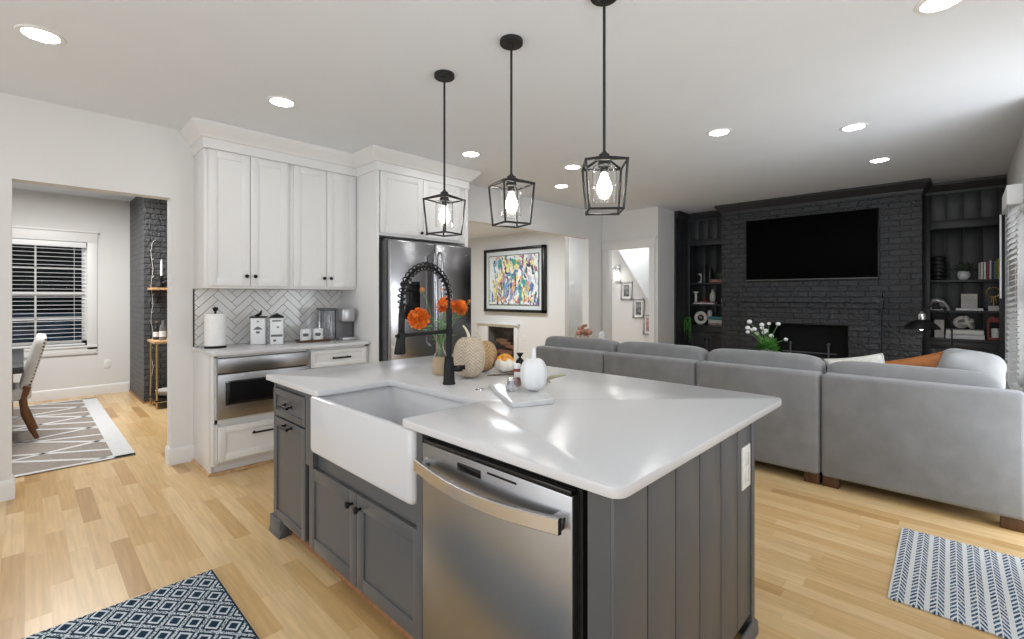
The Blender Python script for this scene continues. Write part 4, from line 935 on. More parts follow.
# stairwell pictures and sconce
t = thing('wall_sconce', 'lit glass wall sconce above the stairwell pictures', 'wall lamp', (7.59, 4.60, 1.6))
mesh('back_plate', B().box((7.575, 4.55, 1.62), (7.599, 4.655, 1.95), .003), 'chrome', t)
mesh('glass_shade', B().lathe([(.052, 1.64), (.055, 1.66), (.055, 1.85), (.052, 1.86), (.050, 1.85), (.050, 1.66)], (7.51, 4.60, 0), 24, cap=False), 'glass', t)
mesh('bulb', B().lathe([(.02, 1.67), (.036, 1.70), (.036, 1.79), (.02, 1.81)], (7.51, 4.60, 0), 20), 'sconce', t)
mesh('cap', B().lathe([(.058, 1.861), (.058, 1.885), (.03, 1.90)], (7.51, 4.60, 0), 20).box((7.51, 4.59, 1.865), (7.58, 4.61, 1.88)), 'chrome', t)
def small_frame(label, y1, y0, z0, z1, art):
    t = thing('picture_frame', label, 'picture', (7.59, (y0 + y1) / 2, z0), group='stairwell pictures')
    b = B(); w_ = .03
    for (p, q) in (((y0, z0), (y0 + w_, z1)), ((y1 - w_, z0), (y1, z1)), ((y0, z0), (y1, z0 + w_)), ((y0, z1 - w_), (y1, z1))): b.box((7.575, p[0], p[1]), (7.599, q[0], q[1]), .003)
    mesh('frame', b, 'silver', t); mesh('mat_board', B().box((7.588, y0 + .02, z0 + .02), (7.594, y1 - .02, z1 - .02)), 'paper', t)
    mesh('print', B().box((7.584, y0 + .06, z0 + .06), (7.587, y1 - .06, z1 - .06)), art, t)
small_frame('silver framed grey print nearest the wall sconce', 4.545, 4.31, 1.31, 1.64, 'photo')
small_frame('silver framed black and white print in the middle of the stairwell row', 4.30, 4.075, .985, 1.335, 'photo')
small_frame('silver framed pinkish print lowest in the stairwell row', 4.095, 3.92, .70, 1.06, 'pinkp')

# ------------------------------------------------------------------ brick fireplace, bookcases, television
BX, BK = 7.35, 7.75
t = thing('brick_fireplace', 'charcoal painted brick fireplace wall with dark crown and open firebox', 'fireplace', (BX + .3, 1.5, 0))
b = B(); fy0, fy1, fz1 = 1.07, 2.01, 1.0
b.box((BX, .366, 0), (8.1, fy0, CZ - .0015)); b.box((BX, fy1, 0), (8.1, 2.66, CZ - .0015)); b.box((BX, fy0, fz1), (8.1, fy1, CZ - .0015))
mesh('chimney_breast', b, 'brick', t, smooth=0)
b = B(); sx = BX - .085
b.box((sx, .74, 0), (BX, fy0, 1.22)); b.box((sx, fy1, 0), (BX, 2.345, 1.22)); b.box((sx, fy0, fz1), (BX, fy1, 1.22)); b.box((sx - .035, .725, 1.222), (BX, 2.36, 1.29)); b.box((sx - .075, .715, 1.296), (BX, 2.37, 1.362)); b.box((sx - .03, .73, 1.368), (BX, 2.352, 1.432)); b.box((sx - .005, .742, 1.20), (BX, 2.343, 1.43))
mesh('mantel_bricks', b, 'brick', t, smooth=0)
mesh('hearth', B().box((BX - .42, .6, 0), (BX, 2.5, .30), .004), 'brick', t, smooth=0)
b = B(); b.box((7.9, fy0, .30), (7.95, fy1, fz1)); b.box((BX, fy0 - .002, .30), (7.9, fy0 + .004, fz1)); b.box((BX, fy1 - .004, .30), (7.9, fy1 + .002, fz1)); b.box((BX, fy0, .29), (7.9, fy1, .31)); b.box((BX + .02, fy0, fz1 - .006), (7.9, fy1, fz1 + .002))
mesh('firebox', b, 'void', t, smooth=0)
b = B()
for y_ in (1.30, 1.75):
    b.box((7.42, y_, .33), (7.75, y_ + .02, .35)); b.cyl((7.44, y_ + .01, .31), (7.44, y_ + .01, .72), .012, seg=8); b.ball((7.44, y_ + .01, .73), .02)
for x_ in (7.5, 7.6, 7.7): b.box((x_, 1.25, .50), (x_ + .02, 1.83, .52))
b.box((7.44, 1.22, .60), (7.455, 1.86, .615))
mesh('fire_grate', b, 'greyp', t)
dcr = [(0, 2.615), (.010, 2.615), (.012, 2.645), (.028, 2.655), (.050, 2.690), (.072, 2.712), (.080, 2.722), (.080, 2.748), (0, 2.748)]
mesh('crown', B().sweep([(8.0, 2.66), (BX, 2.66), (BX, .366), (8.0, .366)][::-1][::-1], [(-a_, z_) for a_, z_ in dcr] if False else dcr), 'char', t)
def bookcase(label, y0, y1, shelves, zl, zt, pil):
    """faces -x; y0<y1; opening between stiles"""
    t = thing('built_in_bookcase', label, 'bookcase', (BK, (y0 + y1) / 2, 0))
    st = .055
    b = B(); n = 4; bw = (y1 - y0) / n
    for i in range(n): b.box((8.09, y0 + i * bw + .003, 0), (8.115, y0 + (i + 1) * bw - .003, CZ - .003), .003)
    b.box((8.10, y0, 0), (8.13, y1, CZ - .003)); mesh('back_panel', b, 'char', t)
    b = B(); b.box((BK, y0, 0), (8.09, y0 + .03, CZ - .003)); b.box((BK, y1 - .03, 0), (8.09, y1, CZ - .003)); mesh('side_panel', b, 'char', t)
    b = B(); b.box((BK - .02, y0, 0), (BK, y0 + st, CZ - .003), .002); b.box((BK - .02, y1 - st, 0), (BK, y1, CZ - .003), .002); b.box((BK - .025, y0 + st, zt), (BK, y1 - st, zt + .10), .002); b.box((BK - .01, y0 + st, zl - .12), (BK, y1 - st, zl - .03), .002)
    mesh('face_frame', b, 'char', t)
    b = B(); n = 4; a0, a1 = y0 + st, y1 - st; bw = (a1 - a0) / n
    for i in range(n): b.box((BK - .008, a0 + i * bw + .003, zt + .10), (BK + .02, a0 + (i + 1) * bw - .003, CZ - .003), .003)
    b.box((BK + .005, a0, zt + .10), (BK + .02, a1, CZ - .003)); mesh('upper_panel', b, 'char', t)
    for z_ in shelves: mesh('shelf', B().box((BK + .01, y0 + .03, z_ - .03), (8.09, y1 - .03, z_), .002), 'char', t)
    mesh('counter_ledge', B().box((BK - .035, y0 + .005, zl - .032), (8.09, y1 - .005, zl), .003), 'char', t)
    b2 = B(); w_ = (a1 - a0) / 2 - .004
    for k in range(2):
        d = mesh('cupboard_door', B(FX(BK - .002, a1 - k * (w_ + .008), .12)).shaker(w_, zl - .26, .02, .05), 'char', t); knob(d, FX(BK - .022, a1 - (w_ - .03 if k == 0 else w_ + .038), zl - .22))
    mesh('base_box', B().box((BK + .001, y0 + st, 0), (8.08, y1 - st, zl - .033)), 'char', t)
    mesh('crown', B().sweep([(BK - .02, y1), (BK - .02, y0)], [(o_ * .8, z_) for o_, z_ in dcr]), 'char', t)
    return t
bookcase('dark built-in bookcase right of the brick fireplace by the window', -.335, .364, [1.575, 1.205], .865, 2.195, 0)
bk = bookcase('dark built-in bookcase left of the brick fireplace by the white wall', 2.662, 3.375, [1.60, 1.245], .90, 2.21, 0)
b = B()
for x_ in (7.285, 7.44, 7.595): b.box((x_, 3.357, 0), (x_ + .15, 3.375, CZ - .003), .003)
b.box((7.28, 3.362, 0), (7.75, 3.38, CZ - .003)); b.box((7.28, 3.38, 0), (7.30, 3.50, CZ - .003))
mesh('pilaster_panel', b, 'char', bk)
mesh('pilaster_crown', B().sweep([(7.28, 3.357), (7.75, 3.357)], [(o_ * .7, z_) for o_, z_ in dcr]), 'char', bk)
t = thing('television', 'large black flat-screen television mounted on the brick', 'television', (BX - .03, 1.53, 2.0))
mesh('panel', B().box((BX - .06, .765, 1.598), (BX - .015, 2.297, 2.468), .004), 'black', t)
mesh('screen', B().box((BX - .0625, .772, 1.614), (BX - .0595, 2.290, 2.461), .0005), 'screen', t)
mesh('wall_mount', B().box((BX - .016, 1.2, 1.8), (BX + .001, 1.85, 2.25)), 'blackm', t)
mesh('lower_bezel', B().box((BX - .064, .768, 1.6), (BX - .058, 2.294, 1.612), .001), 'greyp', t)
# right bookcase decor
SX = 7.86
def one(name, b, mat, label, cat, x, y, z, group=None, rz=0, smooth=40): return single(name, b, mat, label, cat, (x, y, z), rz, group, smooth, world=False)
b = B(); pr = [(.05, 0)]
for k in range(6): pr += [(.068, .012 + k * .048), (.072, .024 + k * .048), (.068, .038 + k * .048), (.058, .044 + k * .048)]
pr += [(.05, .30), (.03, .302)]
one('ribbed_vase', b.lathe(pr, seg=28), 'pebble', 'tall black ribbed vase on the top shelf by the brick', 'vase', SX, .235, 1.5755)
t = thing('potted_plant', 'leafy plant in a round white pot on the top shelf', 'plant', (SX, .012, 1.5755))
mesh('pot', B().lathe([(.035, 1.5757), (.055, 1.60), (.060, 1.635), (.052, 1.672), (.046, 1.678), (.042, 1.67), (.01, 1.665)], (SX, .012, 0), 24), 'white', t)
b = B(); rnd = random.Random(9)
for k in range(110):
    a = rnd.uniform(0, 6.28); el = rnd.uniform(.1, 1.3); L_ = rnd.uniform(.08, .19); d = Vector((math.cos(a) * math.cos(el), math.sin(a) * math.cos(el), math.sin(el) * .8))
    c0 = Vector((SX, .012, 1.67)) + d * L_ * .55; tip_ = Vector((SX, .012, 1.67)) + d * L_ * 1.0; sd = Vector((-math.sin(a), math.cos(a), 0)) * .014
    b.quad([c0, (c0 + tip_) / 2 + sd, tip_, (c0 + tip_) / 2 - sd])
    if k % 4 == 0: b.tube([(SX, .012, 1.665), tuple(c0)], .0015, 5)
mesh('foliage', b, 'leafd', t, smooth=0)
def book(name, label, w, d, h, mat, loc, rz=0, group=None, pages='x'):
    """upright or lying book: w thick, cover on both sides, page block between"""
    t = thing(name, label, 'book', loc, rz, group, world=False)
    c = .003 if min(w, h) > .012 else .0015
    if w < h:   # standing: thickness along y, spine faces -x
        b = B(); b.box((-d / 2, -w / 2, 0), (d / 2, -w / 2 + c, h)); b.box((-d / 2, w / 2 - c, 0), (d / 2, w / 2, h)); b.box((-d / 2, -w / 2, 0), (-d / 2 + c, w / 2, h))
        mesh('cover', b, mat, t, world=False, smooth=0); mesh('pages', B().box((-d / 2 + c, -w / 2 + c, .004), (d / 2 - .004, w / 2 - c, h - .004)), 'paper', t, world=False, smooth=0)
    else:       # lying: thickness h
        b = B(); b.box((-d / 2, -w / 2, 0), (d / 2, w / 2, c)); b.box((-d / 2, -w / 2, h - c), (d / 2, w / 2, h)); b.box((-d / 2, -w / 2, 0), (-d / 2 + c, w / 2, h))
        mesh('cover', b, mat, t, world=False, smooth=0); mesh('pages', B().box((-d / 2 + c, -w / 2 + .004, c), (d / 2 - .004, w / 2 - .004, h - c)), 'paper', t, world=False, smooth=0)
    return t
wb = [(.014, .19, 'slim grey book starting the upright row on the top shelf'), (.024, .20, 'wide off-white book second in the upright row'), (.024, .20, 'white book beside the dark red spine on the top shelf'), (.020, .215, 'dark red spined book in the upright row'),
      (.018, .215, 'pale grey book just past the dark red spine'), (.016, .22, 'navy spined book in the upright row near the blind'), (.016, .205, 'brown-grey book between the navy and green spines'), (.012, .22, 'thin green book next to the yellow one'), (.024, .235, 'bright yellow book ending the row by the blind')]
y_ = -.112
for i, (w_, h_, lb) in enumerate(wb):
    book('book', lb, w_, .15, h_, book_mat(i), (SX - .03, y_ - w_ / 2, 1.5755), 0, 'upright books on the top shelf'); y_ -= w_ + .002
b = B(); b.tube([(0, .075, .0), (0, .085, .06), (0, .06, .105), (0, .01, .12), (0, -.04, .10), (0, -.075, .05), (0, -.095, .0)], [.018, .022, .026, .03, .028, .02, .012], 10); b.tube([(0, .06, .105), (-.03, .075, .09), (-.05, .085, .04)], [.022, .018, .010], 10); b.ball((-.01, .05, .115), .035, (1, 1, .9)); b.box((-.04, -.11, 0), (.04, .11, .008), .002); b.tube([(0, -.02, .08), (-.01, -.03, .04), (-.01, -.03, .0)], [.02, .018, .012], 8)
one('animal_sculpture', b, 'silver', 'shiny silver sculpture on the middle shelf by the brick', 'sculpture', SX, .235, 1.2055)
book('flat_book', 'white book lying under the letter block on the middle shelf', .235, .15, .030, 'white', (SX, -.038, 1.2055))
t = thing('letter_block', 'white square block with rows of small letters standing on a white book', 'ornament', (SX, -.035, 1.236))
mesh('block', B().box((SX - .02, -.105, 1.2362), (SX + .02, .035, 1.405), .003), 'stone', t)
b = B(FX(SX - .0202, .02, 1.25)); rnd = random.Random(3)
for r_ in range(6):
    for c_ in range(6):
        if rnd.random() < .75: b.box((.006 + c_ * .019, .012 + r_ * .022, 0), (.015 + c_ * .019, .017 + r_ * .022, .0006))
mesh('lettering', b, 'greyp', t, smooth=0)
t = thing('ring_sculpture', 'dark ring sculpture on a white base on the middle shelf by the blind', 'sculpture', (SX, -.24, 1.2055))
mesh('base', B().box((SX - .035, -.285, 1.2057), (SX + .035, -.195, 1.265), .003), 'stone', t)
b = B(); b.tube([(SX, -.24 + .055 * math.cos(a * PI / 12), 1.425 + .055 * math.sin(a * PI / 12)) for a in range(24)], .008, 8, True); b.tube([(SX, -.225, 1.375), (SX, -.222, 1.30)], .007, 8); b.tube([(SX, -.255, 1.375), (SX, -.268, 1.30)], .007, 8); b.cyl((SX, -.24, 1.262), (SX, -.24, 1.372), .005)
mesh('ring', b, 'gold', t)
single('white_vase', B().box((SX - .035, .185, .8655), (SX + .035, .275, 1.085), .008), 'stone', 'pale upright block vase on the bookcase ledge behind the lamp', 'vase', (SX, .23, .8655))
b = B(); b.lathe([(.03, 0), (.034, .01), (.034, .17), (.02, .2), (.014, .215), (.014, .24), (.003, .242)], seg=16)
one('dark_bottle', b, 'pebble', 'dark bottle at the brick end of the bookcase ledge', 'bottle', SX, .315, .8655)
book('flat_book', 'large white book at the bottom of the pair on the ledge', .335, .20, .055, 'white', (SX, .003, .8655), group='white books lying on the ledge')
book('flat_book', 'white book lying on top of the larger one on the ledge', .325, .19, .055, 'paper', (SX, .005, .921), group='white books lying on the ledge')
b = B(); 
for k in range(3):
    ax = [Vector((1, .2, .3)), Vector((.2, 1, -.4)), Vector((-.3, .4, 1))][k].normalized(); u_ = ax.orthogonal().normalized(); v_ = ax.cross(u_)
    b.tube([(u_ * math.cos(a * PI / 10) * .055 + v_ * math.sin(a * PI / 10) * .055 * (1.3 if k == 1 else 1) + Vector((0, [.035, -.03, 0][k], .088))) for a in range(20)], .024, 8, True)
one('knot_sculpture', b, 'stone', 'white knot sculpture on top of the lying white books', 'sculpture', SX, -.005, .9765)
t = thing('red_lantern', 'dark red wooden lantern with a white candle on the ledge by the blind', 'lantern', (SX, -.255, .8655))
b = B(); b.box((SX - .07, -.325, .8656), (SX + .07, -.185, .895), .003); b.box((SX - .075, -.328, 1.075), (SX + .075, -.182, 1.10), .003); b.poly([(SX - .06, -.315, 1.10), (SX + .06, -.315, 1.10), (SX + .06, -.195, 1.10), (SX - .06, -.195, 1.10)], (0, 0, .03), .003)
for dx in (-.06, .06):
    for dy in (-.06, .06): b.box((SX + dx - .008, -.255 + dy - .008, .895), (SX + dx + .008, -.255 + dy + .008, 1.075))
b.tube([(SX, -.275, 1.13), (SX, -.27, 1.15), (SX, -.24, 1.15), (SX, -.235, 1.13)], .004, 6)
mesh('lantern_frame', b, 'red', t); mesh('candle', B().lathe([(.038, .8955), (.038, 1.0), (.004, 1.004)], (SX, -.255, 0), 20), 'paper', t)
# left bookcase decor
LX = 7.86
b = B(); b.tube([(0, .048 * math.cos(a), .075 + .070 * math.sin(a)) for a in [(-2.0 + k * 4.0 / 14 + PI) for k in range(15)]], [.006 + .018 * math.sin(PI * k / 14) for k in range(15)], 10); b.box((-.02, -.05, 0), (.02, .01, .012), .003)
one('crescent_ornament', b, 'stone', 'pale crescent ornament on the top shelf of the left bookcase', 'ornament', LX, 3.21, 1.6005)
one('dark_vase', B().lathe([(.04, 0), (.045, .02), (.045, .22), (.03, .26), (.025, .29), (.02, .29)], seg=20), 'pebble', 'black cylinder vase on the left bookcase, the taller one', 'vase', LX, 3.125, 1.6005)
one('dark_vase', B().lathe([(.038, 0), (.04, .02), (.04, .20), (.03, .235), (.02, .25)], seg=20), 'pebble', 'black cylinder vase on the left bookcase, closest to the coral books', 'vase', LX, 3.035, 1.6005)
book('flat_book', 'coral book lying under another on the left bookcase top shelf', .215, .16, .026, 'coral', (LX, 2.895, 1.6005), group='coral books lying on the left top shelf')
book('flat_book', 'paler coral book lying beneath the dried ball plant', .205, .155, .024, 'pinkp', (LX, 2.893, 1.627), group='coral books lying on the left top shelf')
b = B(); rnd = random.Random(4)
for k in range(70):
    d = Vector((rnd.gauss(0, 1), rnd.gauss(0, 1), rnd.gauss(0, 1))).normalized(); s_ = d.orthogonal().normalized() * .012; c0 = Vector((0, 0, .07)) + d * .03; b.quad([c0, c0 + d * .02 + s_, c0 + d * .042, c0 + d * .02 - s_])
b.ball((0, 0, .07), .045); b.lathe([(.03, 0), (.035, .03), (.03, .035)], seg=14)
one('dried_plant_ball', b, 'leafd', 'small round dried plant on the coral books', 'plant', LX, 2.865, 1.652, smooth=0)
one('pillar_candle_holder', B().lathe([(.045, 0), (.045, .012), (.022, .03), (.02, .17), (.045, .19), (.045, .205), (.03, .215)], seg=18), 'stone', 'pale candle holder at the wall end of the left middle shelf', 'candle holder', LX, 3.27, 1.2455)
book('flat_book', 'cream book at the bottom of the left middle shelf pile', .30, .17, .022, 'paper', (LX, 3.08, 1.2455), group='books lying on the left middle shelf')
book('flat_book', 'grey-pink book on top of the left middle shelf pile', .28, .16, .020, 'pinkp', (LX, 3.09, 1.268), group='books lying on the left middle shelf')
one('jar_vase', B().lathe([(.028, 0), (.045, .03), (.048, .09), (.036, .14), (.020, .16), (.026, .175), (.012, .20), (.003, .205)], seg=20), 'stone', 'pale lidded jar on the middle pile of books, left bookcase', 'vase', LX, 2.99, 1.2885)
one('small_red_figure', B().lathe([(.018, 0), (.024, .02), (.012, .045), (.016, .06), (.004, .075)], seg=14), 'red', 'tiny dark red figure on the pile beside the pale jar', 'ornament', LX, 3.12, 1.2885)
one('small_white_cup', B().lathe([(.022, 0), (.030, .05), (.032, .085), (.028, .085), (.02, .01)], seg=16), 'white', 'small white cup by the brick on the left middle shelf', 'cup', LX, 2.82, 1.2455)
t = thing('ring_clock', 'round cream clock with a dark face on the left bookcase ledge', 'clock', (LX, 3.185, .9005))
mesh('rim', B().tube([(LX, 3.185 + .082 * math.cos(a * PI / 14), 1.014 + .082 * math.sin(a * PI / 14)) for a in range(28)], .030, 10, True), 'gourdw', t)
mesh('face', B().lathe([(.06, LX - .005), (.06, LX + .01)], (0, 3.185, 1.014), 24, axis='x'), 'pebble', t)
mesh('dial_mark', B().ball((LX - .008, 3.185, 1.02), .026, (.3, 1, 1)), 'pinkp', t)
one('white_bust', B().lathe([(.035, 0), (.04, .01), (.025, .06), (.05, .10), (.04, .16), (.044, .2), (.03, .24), (.004, .25)], seg=18, flat=.9), 'white', 'small white bust behind the round clock', 'bust', LX + .09, 3.07, .9005)
book('flat_book', 'pinkish book lowest in the left ledge pile', .22, .17, .035, 'pinkp', (LX, 2.915, .9005), group='books lying on the left ledge')
book('flat_book', 'pale grey book in the middle of the left ledge pile', .215, .165, .06, 'stone', (LX, 2.915, .936), group='books lying on the left ledge')
book('flat_book', 'teal book on top of the left ledge pile', .24, .165, .05, 'teal', (LX, 2.90, .9965), group='books lying on the left ledge')
t = thing('trailing_plant', 'bright green trailing plant hanging off the left bookcase ledge', 'plant', (7.78, 3.315, .9005))
mesh('pot', B().lathe([(.03, .9006), (.042, .93), (.045, .985), (.04, .985), (.03, .975)], (7.78, 3.325, 0), 18), 'pebble', t)
b = B(); rnd = random.Random(12)
for k in range(26):
    a = rnd.uniform(0, 6.28); x_, y_ = 7.665 + .035 * math.cos(a) + rnd.uniform(-.02, .01), 3.335 + .075 * math.sin(a); zl_ = rnd.uniform(.62, .90)
    pts = [Vector((7.78, 3.325, .98)), Vector((x_ + .03, (y_ + 3.325) / 2, 1.03)), Vector((x_ - .02, y_, .98)), Vector((x_ - .02, y_, zl_))]
    b.tube(pts, .002, 4)
    for j in range(9):
        q = pts[2].lerp(pts[3], j / 8.0); d = Vector((rnd.uniform(-1, .2), rnd.uniform(-1, 1), rnd.uniform(-.8, .2))).normalized() * .028; s_ = d.orthogonal().normalized() * .009; b.quad([q, q + d * .5 + s_, q + d, q + d * .5 - s_])
mesh('foliage', b, 'leaf', t, smooth=0)

# ------------------------------------------------------------------ sofa
t = thing('sectional_sofa', 'large grey upholstered sectional sofa seen from behind', 'sofa', (4.5, 1.5, 0))
ys = [3.50, 2.600, 1.674, .757, -.262]
for i in range(4):
    y1, y0 = ys[i] - .004, ys[i + 1] + .004
    b = B(); b.box((4.0, y0, .075), (4.17, y1, .815), .028, 3)
    s_ = mesh('back_panel', b, 'sofa', t)
    mesh('seat', B().box((4.172, y0, .09), (4.98, y1, .30), .02, 2), 'sofa', t)
    mesh('seat_cushion', B().sq((4.62, (y0 + y1) / 2, .375), (.80, y1 - y0 - .004, .16), .25, .18, dent=.01, seed=i), 'sofa2', t, smooth=60)
    for yy in ((y0 + .055, y1 - .055) if i else (y0 + .055, y1 - .055)):
        mesh('foot', B().box((4.03, yy - .05, 0), (4.13, yy + .05, .076), .004), 'walnut', t)
cu = [(3.49, 2.565, .928), (2.55, 1.652, .928), (1.640, .772, .93), (.752, -.165, .905)]
for i, (y1, y0, zt) in enumerate(cu):
    R_ = Matrix.Rotation(math.radians(7), 3, 'Y')
    mesh('back_cushion', B().sq((4.235, (y0 + y1) / 2, zt - .245), (.24, y1 - y0, .48), .30, .28, 36, 20, R_, .012, i + 20), 'sofa2', t, smooth=60)
# return along the window wall: arm and chaise seat
mesh('arm', B().box((4.172, -.275, .075), (5.9, -.165, .62), .03, 3), 'sofa', t)
mesh('chaise_seat', B().box((4.985, -.16, .09), (5.9, .72, .30), .02), 'sofa', t); mesh('seat_cushion', B().sq((5.44, .28, .375), (.9, .86, .16), .25, .2, dent=.01, seed=8), 'sofa2', t, smooth=60)
for (x_, y_) in ((5.8, -.2), (5.8, .64), (4.9, 3.4), (4.9, .85)): mesh('foot', B().box((x_ - .05, y_ - .05, 0), (x_ + .05, y_ + .05, .092), .004), 'walnut', t)
def pillow(name, label, c, size, mat, rx, ry, rz, seed, trim=None):
    t = thing(name, label, 'pillow', c, 0, world=False)
    R_ = Matrix.Rotation(rz, 3, 'Z') @ Matrix.Rotation(ry, 3, 'Y') @ Matrix.Rotation(rx, 3, 'X')
    b = B(); tt = bmesh.new(); n = 22; hw, hh, th = size[1] / 2, size[2] / 2, size[0] / 2; rnd = random.Random(seed); ph = rnd.uniform(0, 6); top = []; bot = []
    for i in range(n + 1):
        rt, rb = [], []
        for j in range(n + 1):
            u = -1 + 2 * i / n; v = -1 + 2 * j / n
            f = max(0, (1 - u ** 4)) ** .5 * max(0, (1 - v ** 4)) ** .5
            pin = 1 - .07 * (1 - abs(u) ** 2) * (abs(v) ** 6) ; pin2 = 1 - .07 * (1 - abs(v) ** 2) * (abs(u) ** 6)
            w_ = th * f * (1 + .12 * math.sin(5 * u + ph) * math.sin(4 * v + ph)) + .002
            rt.append(tt.verts.new(R_ @ Vector((w_, u * hw * pin2, v * hh * pin)))); rb.append(tt.verts.new(R_ @ Vector((-w_, u * hw * pin2, v * hh * pin))))
        top.append(rt); bot.append(rb)
    for i in range(n):
        for j in range(n):
            tt.faces.new((top[i][j], top[i + 1][j], top[i + 1][j + 1], top[i][j + 1])); tt.faces.new((bot[i][j], bot[i][j + 1], bot[i + 1][j + 1], bot[i + 1][j]))
    bmesh.ops.remove_doubles(tt, verts=tt.verts[:], dist=.0045); bmesh.ops.recalc_face_normals(tt, faces=tt.faces[:]); b._merge(tt)
    mesh('cover', b, mat, t, world=False, smooth=70)
    ed = [R_ @ Vector((0, u * hw * (1 - .07 * (1 - v * v) * abs(u) ** 6), v * hh * (1 - .07 * (1 - u * u) * abs(v) ** 6))) for u, v in [(-1 + 2 * k / 16, -1) for k in range(16)] + [(1, -1 + 2 * k / 16) for k in range(16)] + [(1 - 2 * k / 16, 1) for k in range(16)] + [(-1, 1 - 2 * k / 16) for k in range(16)]]
    mesh('piping', B().tube(ed, .007, 6, True), trim or mat, t, world=False)
    return t
pillow('throw_pillow', 'fluffy ivory throw pillow leaning behind the sofa back', (4.56, .60, .735), (.13, .38, .36), 'boucle', -.22, -.30, .05, 1)
pillow('throw_pillow', 'cognac leather throw pillow beside the ivory one', (4.58, .265, .750), (.16, .44, .37), 'leather', -.30, -.28, -.03, 2, 'leather')
t = thing('throw_pillow', 'big pale grey throw pillow slumped in the sofa corner', 'pillow', (4.50, -.03, .60))
R_ = Matrix.Rotation(.12, 3, 'X') @ Matrix.Rotation(-.3, 3, 'Y')
mesh('cover', B().sq((4.53, -.015, .79), (.24, .35, .44), .62, .6, 36, 24, R_, .045, 6), 'lgrey', t, smooth=70)
# things on the sofa's far end
t = thing('dried_bouquet', 'rust and blush dried flowers peeking above the far sofa back', 'flowers', (5.35, 3.75, .45))
b = B(); rnd = random.Random(8)
for k in range(16):
    c0 = Vector((5.35 + rnd.uniform(-.09, .09), 3.75 + rnd.uniform(-.10, .10), .90 + rnd.uniform(-.05, .08))); b.ball(tuple(c0), rnd.uniform(.022, .042), (1, 1, .8), 8, 6); b.tube([(5.35, 3.75, .62), tuple(c0)], .003, 5)
mesh('blooms', b, 'rust', t); mesh('pot', B().lathe([(.06, .4505), (.09, .5), (.085, .62), (.06, .66), (.055, .65), (.05, .5)], (5.35, 3.75, 0), 20), 'stone', t)
t = thing('side_table', 'small round dark side table past the far sofa end', 'table', (5.38, 3.72, 0))
mesh('table_top', B().lathe([(.26, .425), (.265, .43), (.265, .448), (.26, .45)], (5.38, 3.72, 0), 32), 'walnut', t); mesh('pedestal', B().lathe([(.17, 0), (.16, .015), (.03, .03), (.025, .425)], (5.38, 3.72, 0), 20), 'blackm', t)
one('white_candle_jar', B().lathe([(.045, 0), (.05, .01), (.05, .40), (.045, .41), (.02, .44), (.004, .445)], seg=20), 'white', 'tall white jar beside the dried flowers past the sofa', 'jar', 5.53, 3.60, .4505)
# coffee table with flowers
t = thing('coffee_table', 'low dark wooden coffee table between the sofa and the fireplace', 'table', (5.75, 1.6, 0))
mesh('table_top', B().box((5.35, 1.0, .42), (6.15, 2.2, .46), .006), 'walnut', t)
for x_ in (5.4, 6.06):
    for y_ in (1.05, 2.11): mesh('leg', B().box((x_, y_, 0), (x_ + .05, y_ + .05, .42), .003), 'walnut', t)
VZ = .4605; vx, vy = 5.55, 1.53
t = thing('white_flower_vase', 'white pot of green leaves and small white ball flowers before the fireplace', 'flower arrangement', (vx, vy, VZ))
mesh('pot', B().lathe([(.06, VZ), (.085, VZ + .05), (.09, VZ + .2), (.075, VZ + .30), (.085, VZ + .33), (.075, VZ + .33), (.06, VZ + .3), (.05, VZ + .05)], (vx, vy, 0), 28), 'white', t)
lf = B(); fl = []; rnd = random.Random(21)
for k in range(120):
    a = rnd.uniform(0, 6.28); el = rnd.uniform(-.15, 1.25); L_ = rnd.uniform(.06, .19); d = Vector((math.cos(a) * math.cos(el), math.sin(a) * math.cos(el), math.sin(el)))
    c0 = Vector((vx, vy, VZ + .34)) + d * L_ * .5; tp = c0 + d * .075; sd = Vector((-math.sin(a), math.cos(a), .2)) * .022; lf.quad([c0, (c0 + tp) / 2 + sd, tp, (c0 + tp) / 2 - sd])
mesh('foliage', lf, 'leaf', t, smooth=0)
stb = B()
R2 = Vector((.694, -.72, 0)); offs = [(-.24, .25), (-.17, .31), (-.20, .20), (-.12, .23), (-.06, .28), (-.02, .24), (.02, .21), (.04, .29), (.10, .29), (.05, .16), (.21, .12), (-.08, .18), (-.14, .22), (.0, .19)]
for i, (o_, h_) in enumerate(offs):
    p = Vector((vx, vy, VZ + .33 + h_)) + R2 * o_ + Vector((.72, .694, 0)) * rnd.uniform(-.08, .08)
    stb.tube([(vx, vy, VZ + .30), tuple(Vector((vx, vy, VZ + .33)).lerp(p, .5) + Vector((0, 0, .03))), tuple(p)], .003, 5)
    mesh('bloom', B().ball(tuple(p), rnd.uniform(.020, .027), (1, 1, .85), 10, 7), 'petal', t)
mesh('stems', stb, 'stem', t)
single('wooden_bowl', B().lathe([(.06, .4605), (.11, .50), (.125, .56), (.12, .56), (.10, .505), (.02, .48)], (5.50, 1.86, 0), 24), 'walnut', 'dark wooden bowl on the coffee table beside the white flower pot', 'bowl', (5.50, 1.86, .4605))
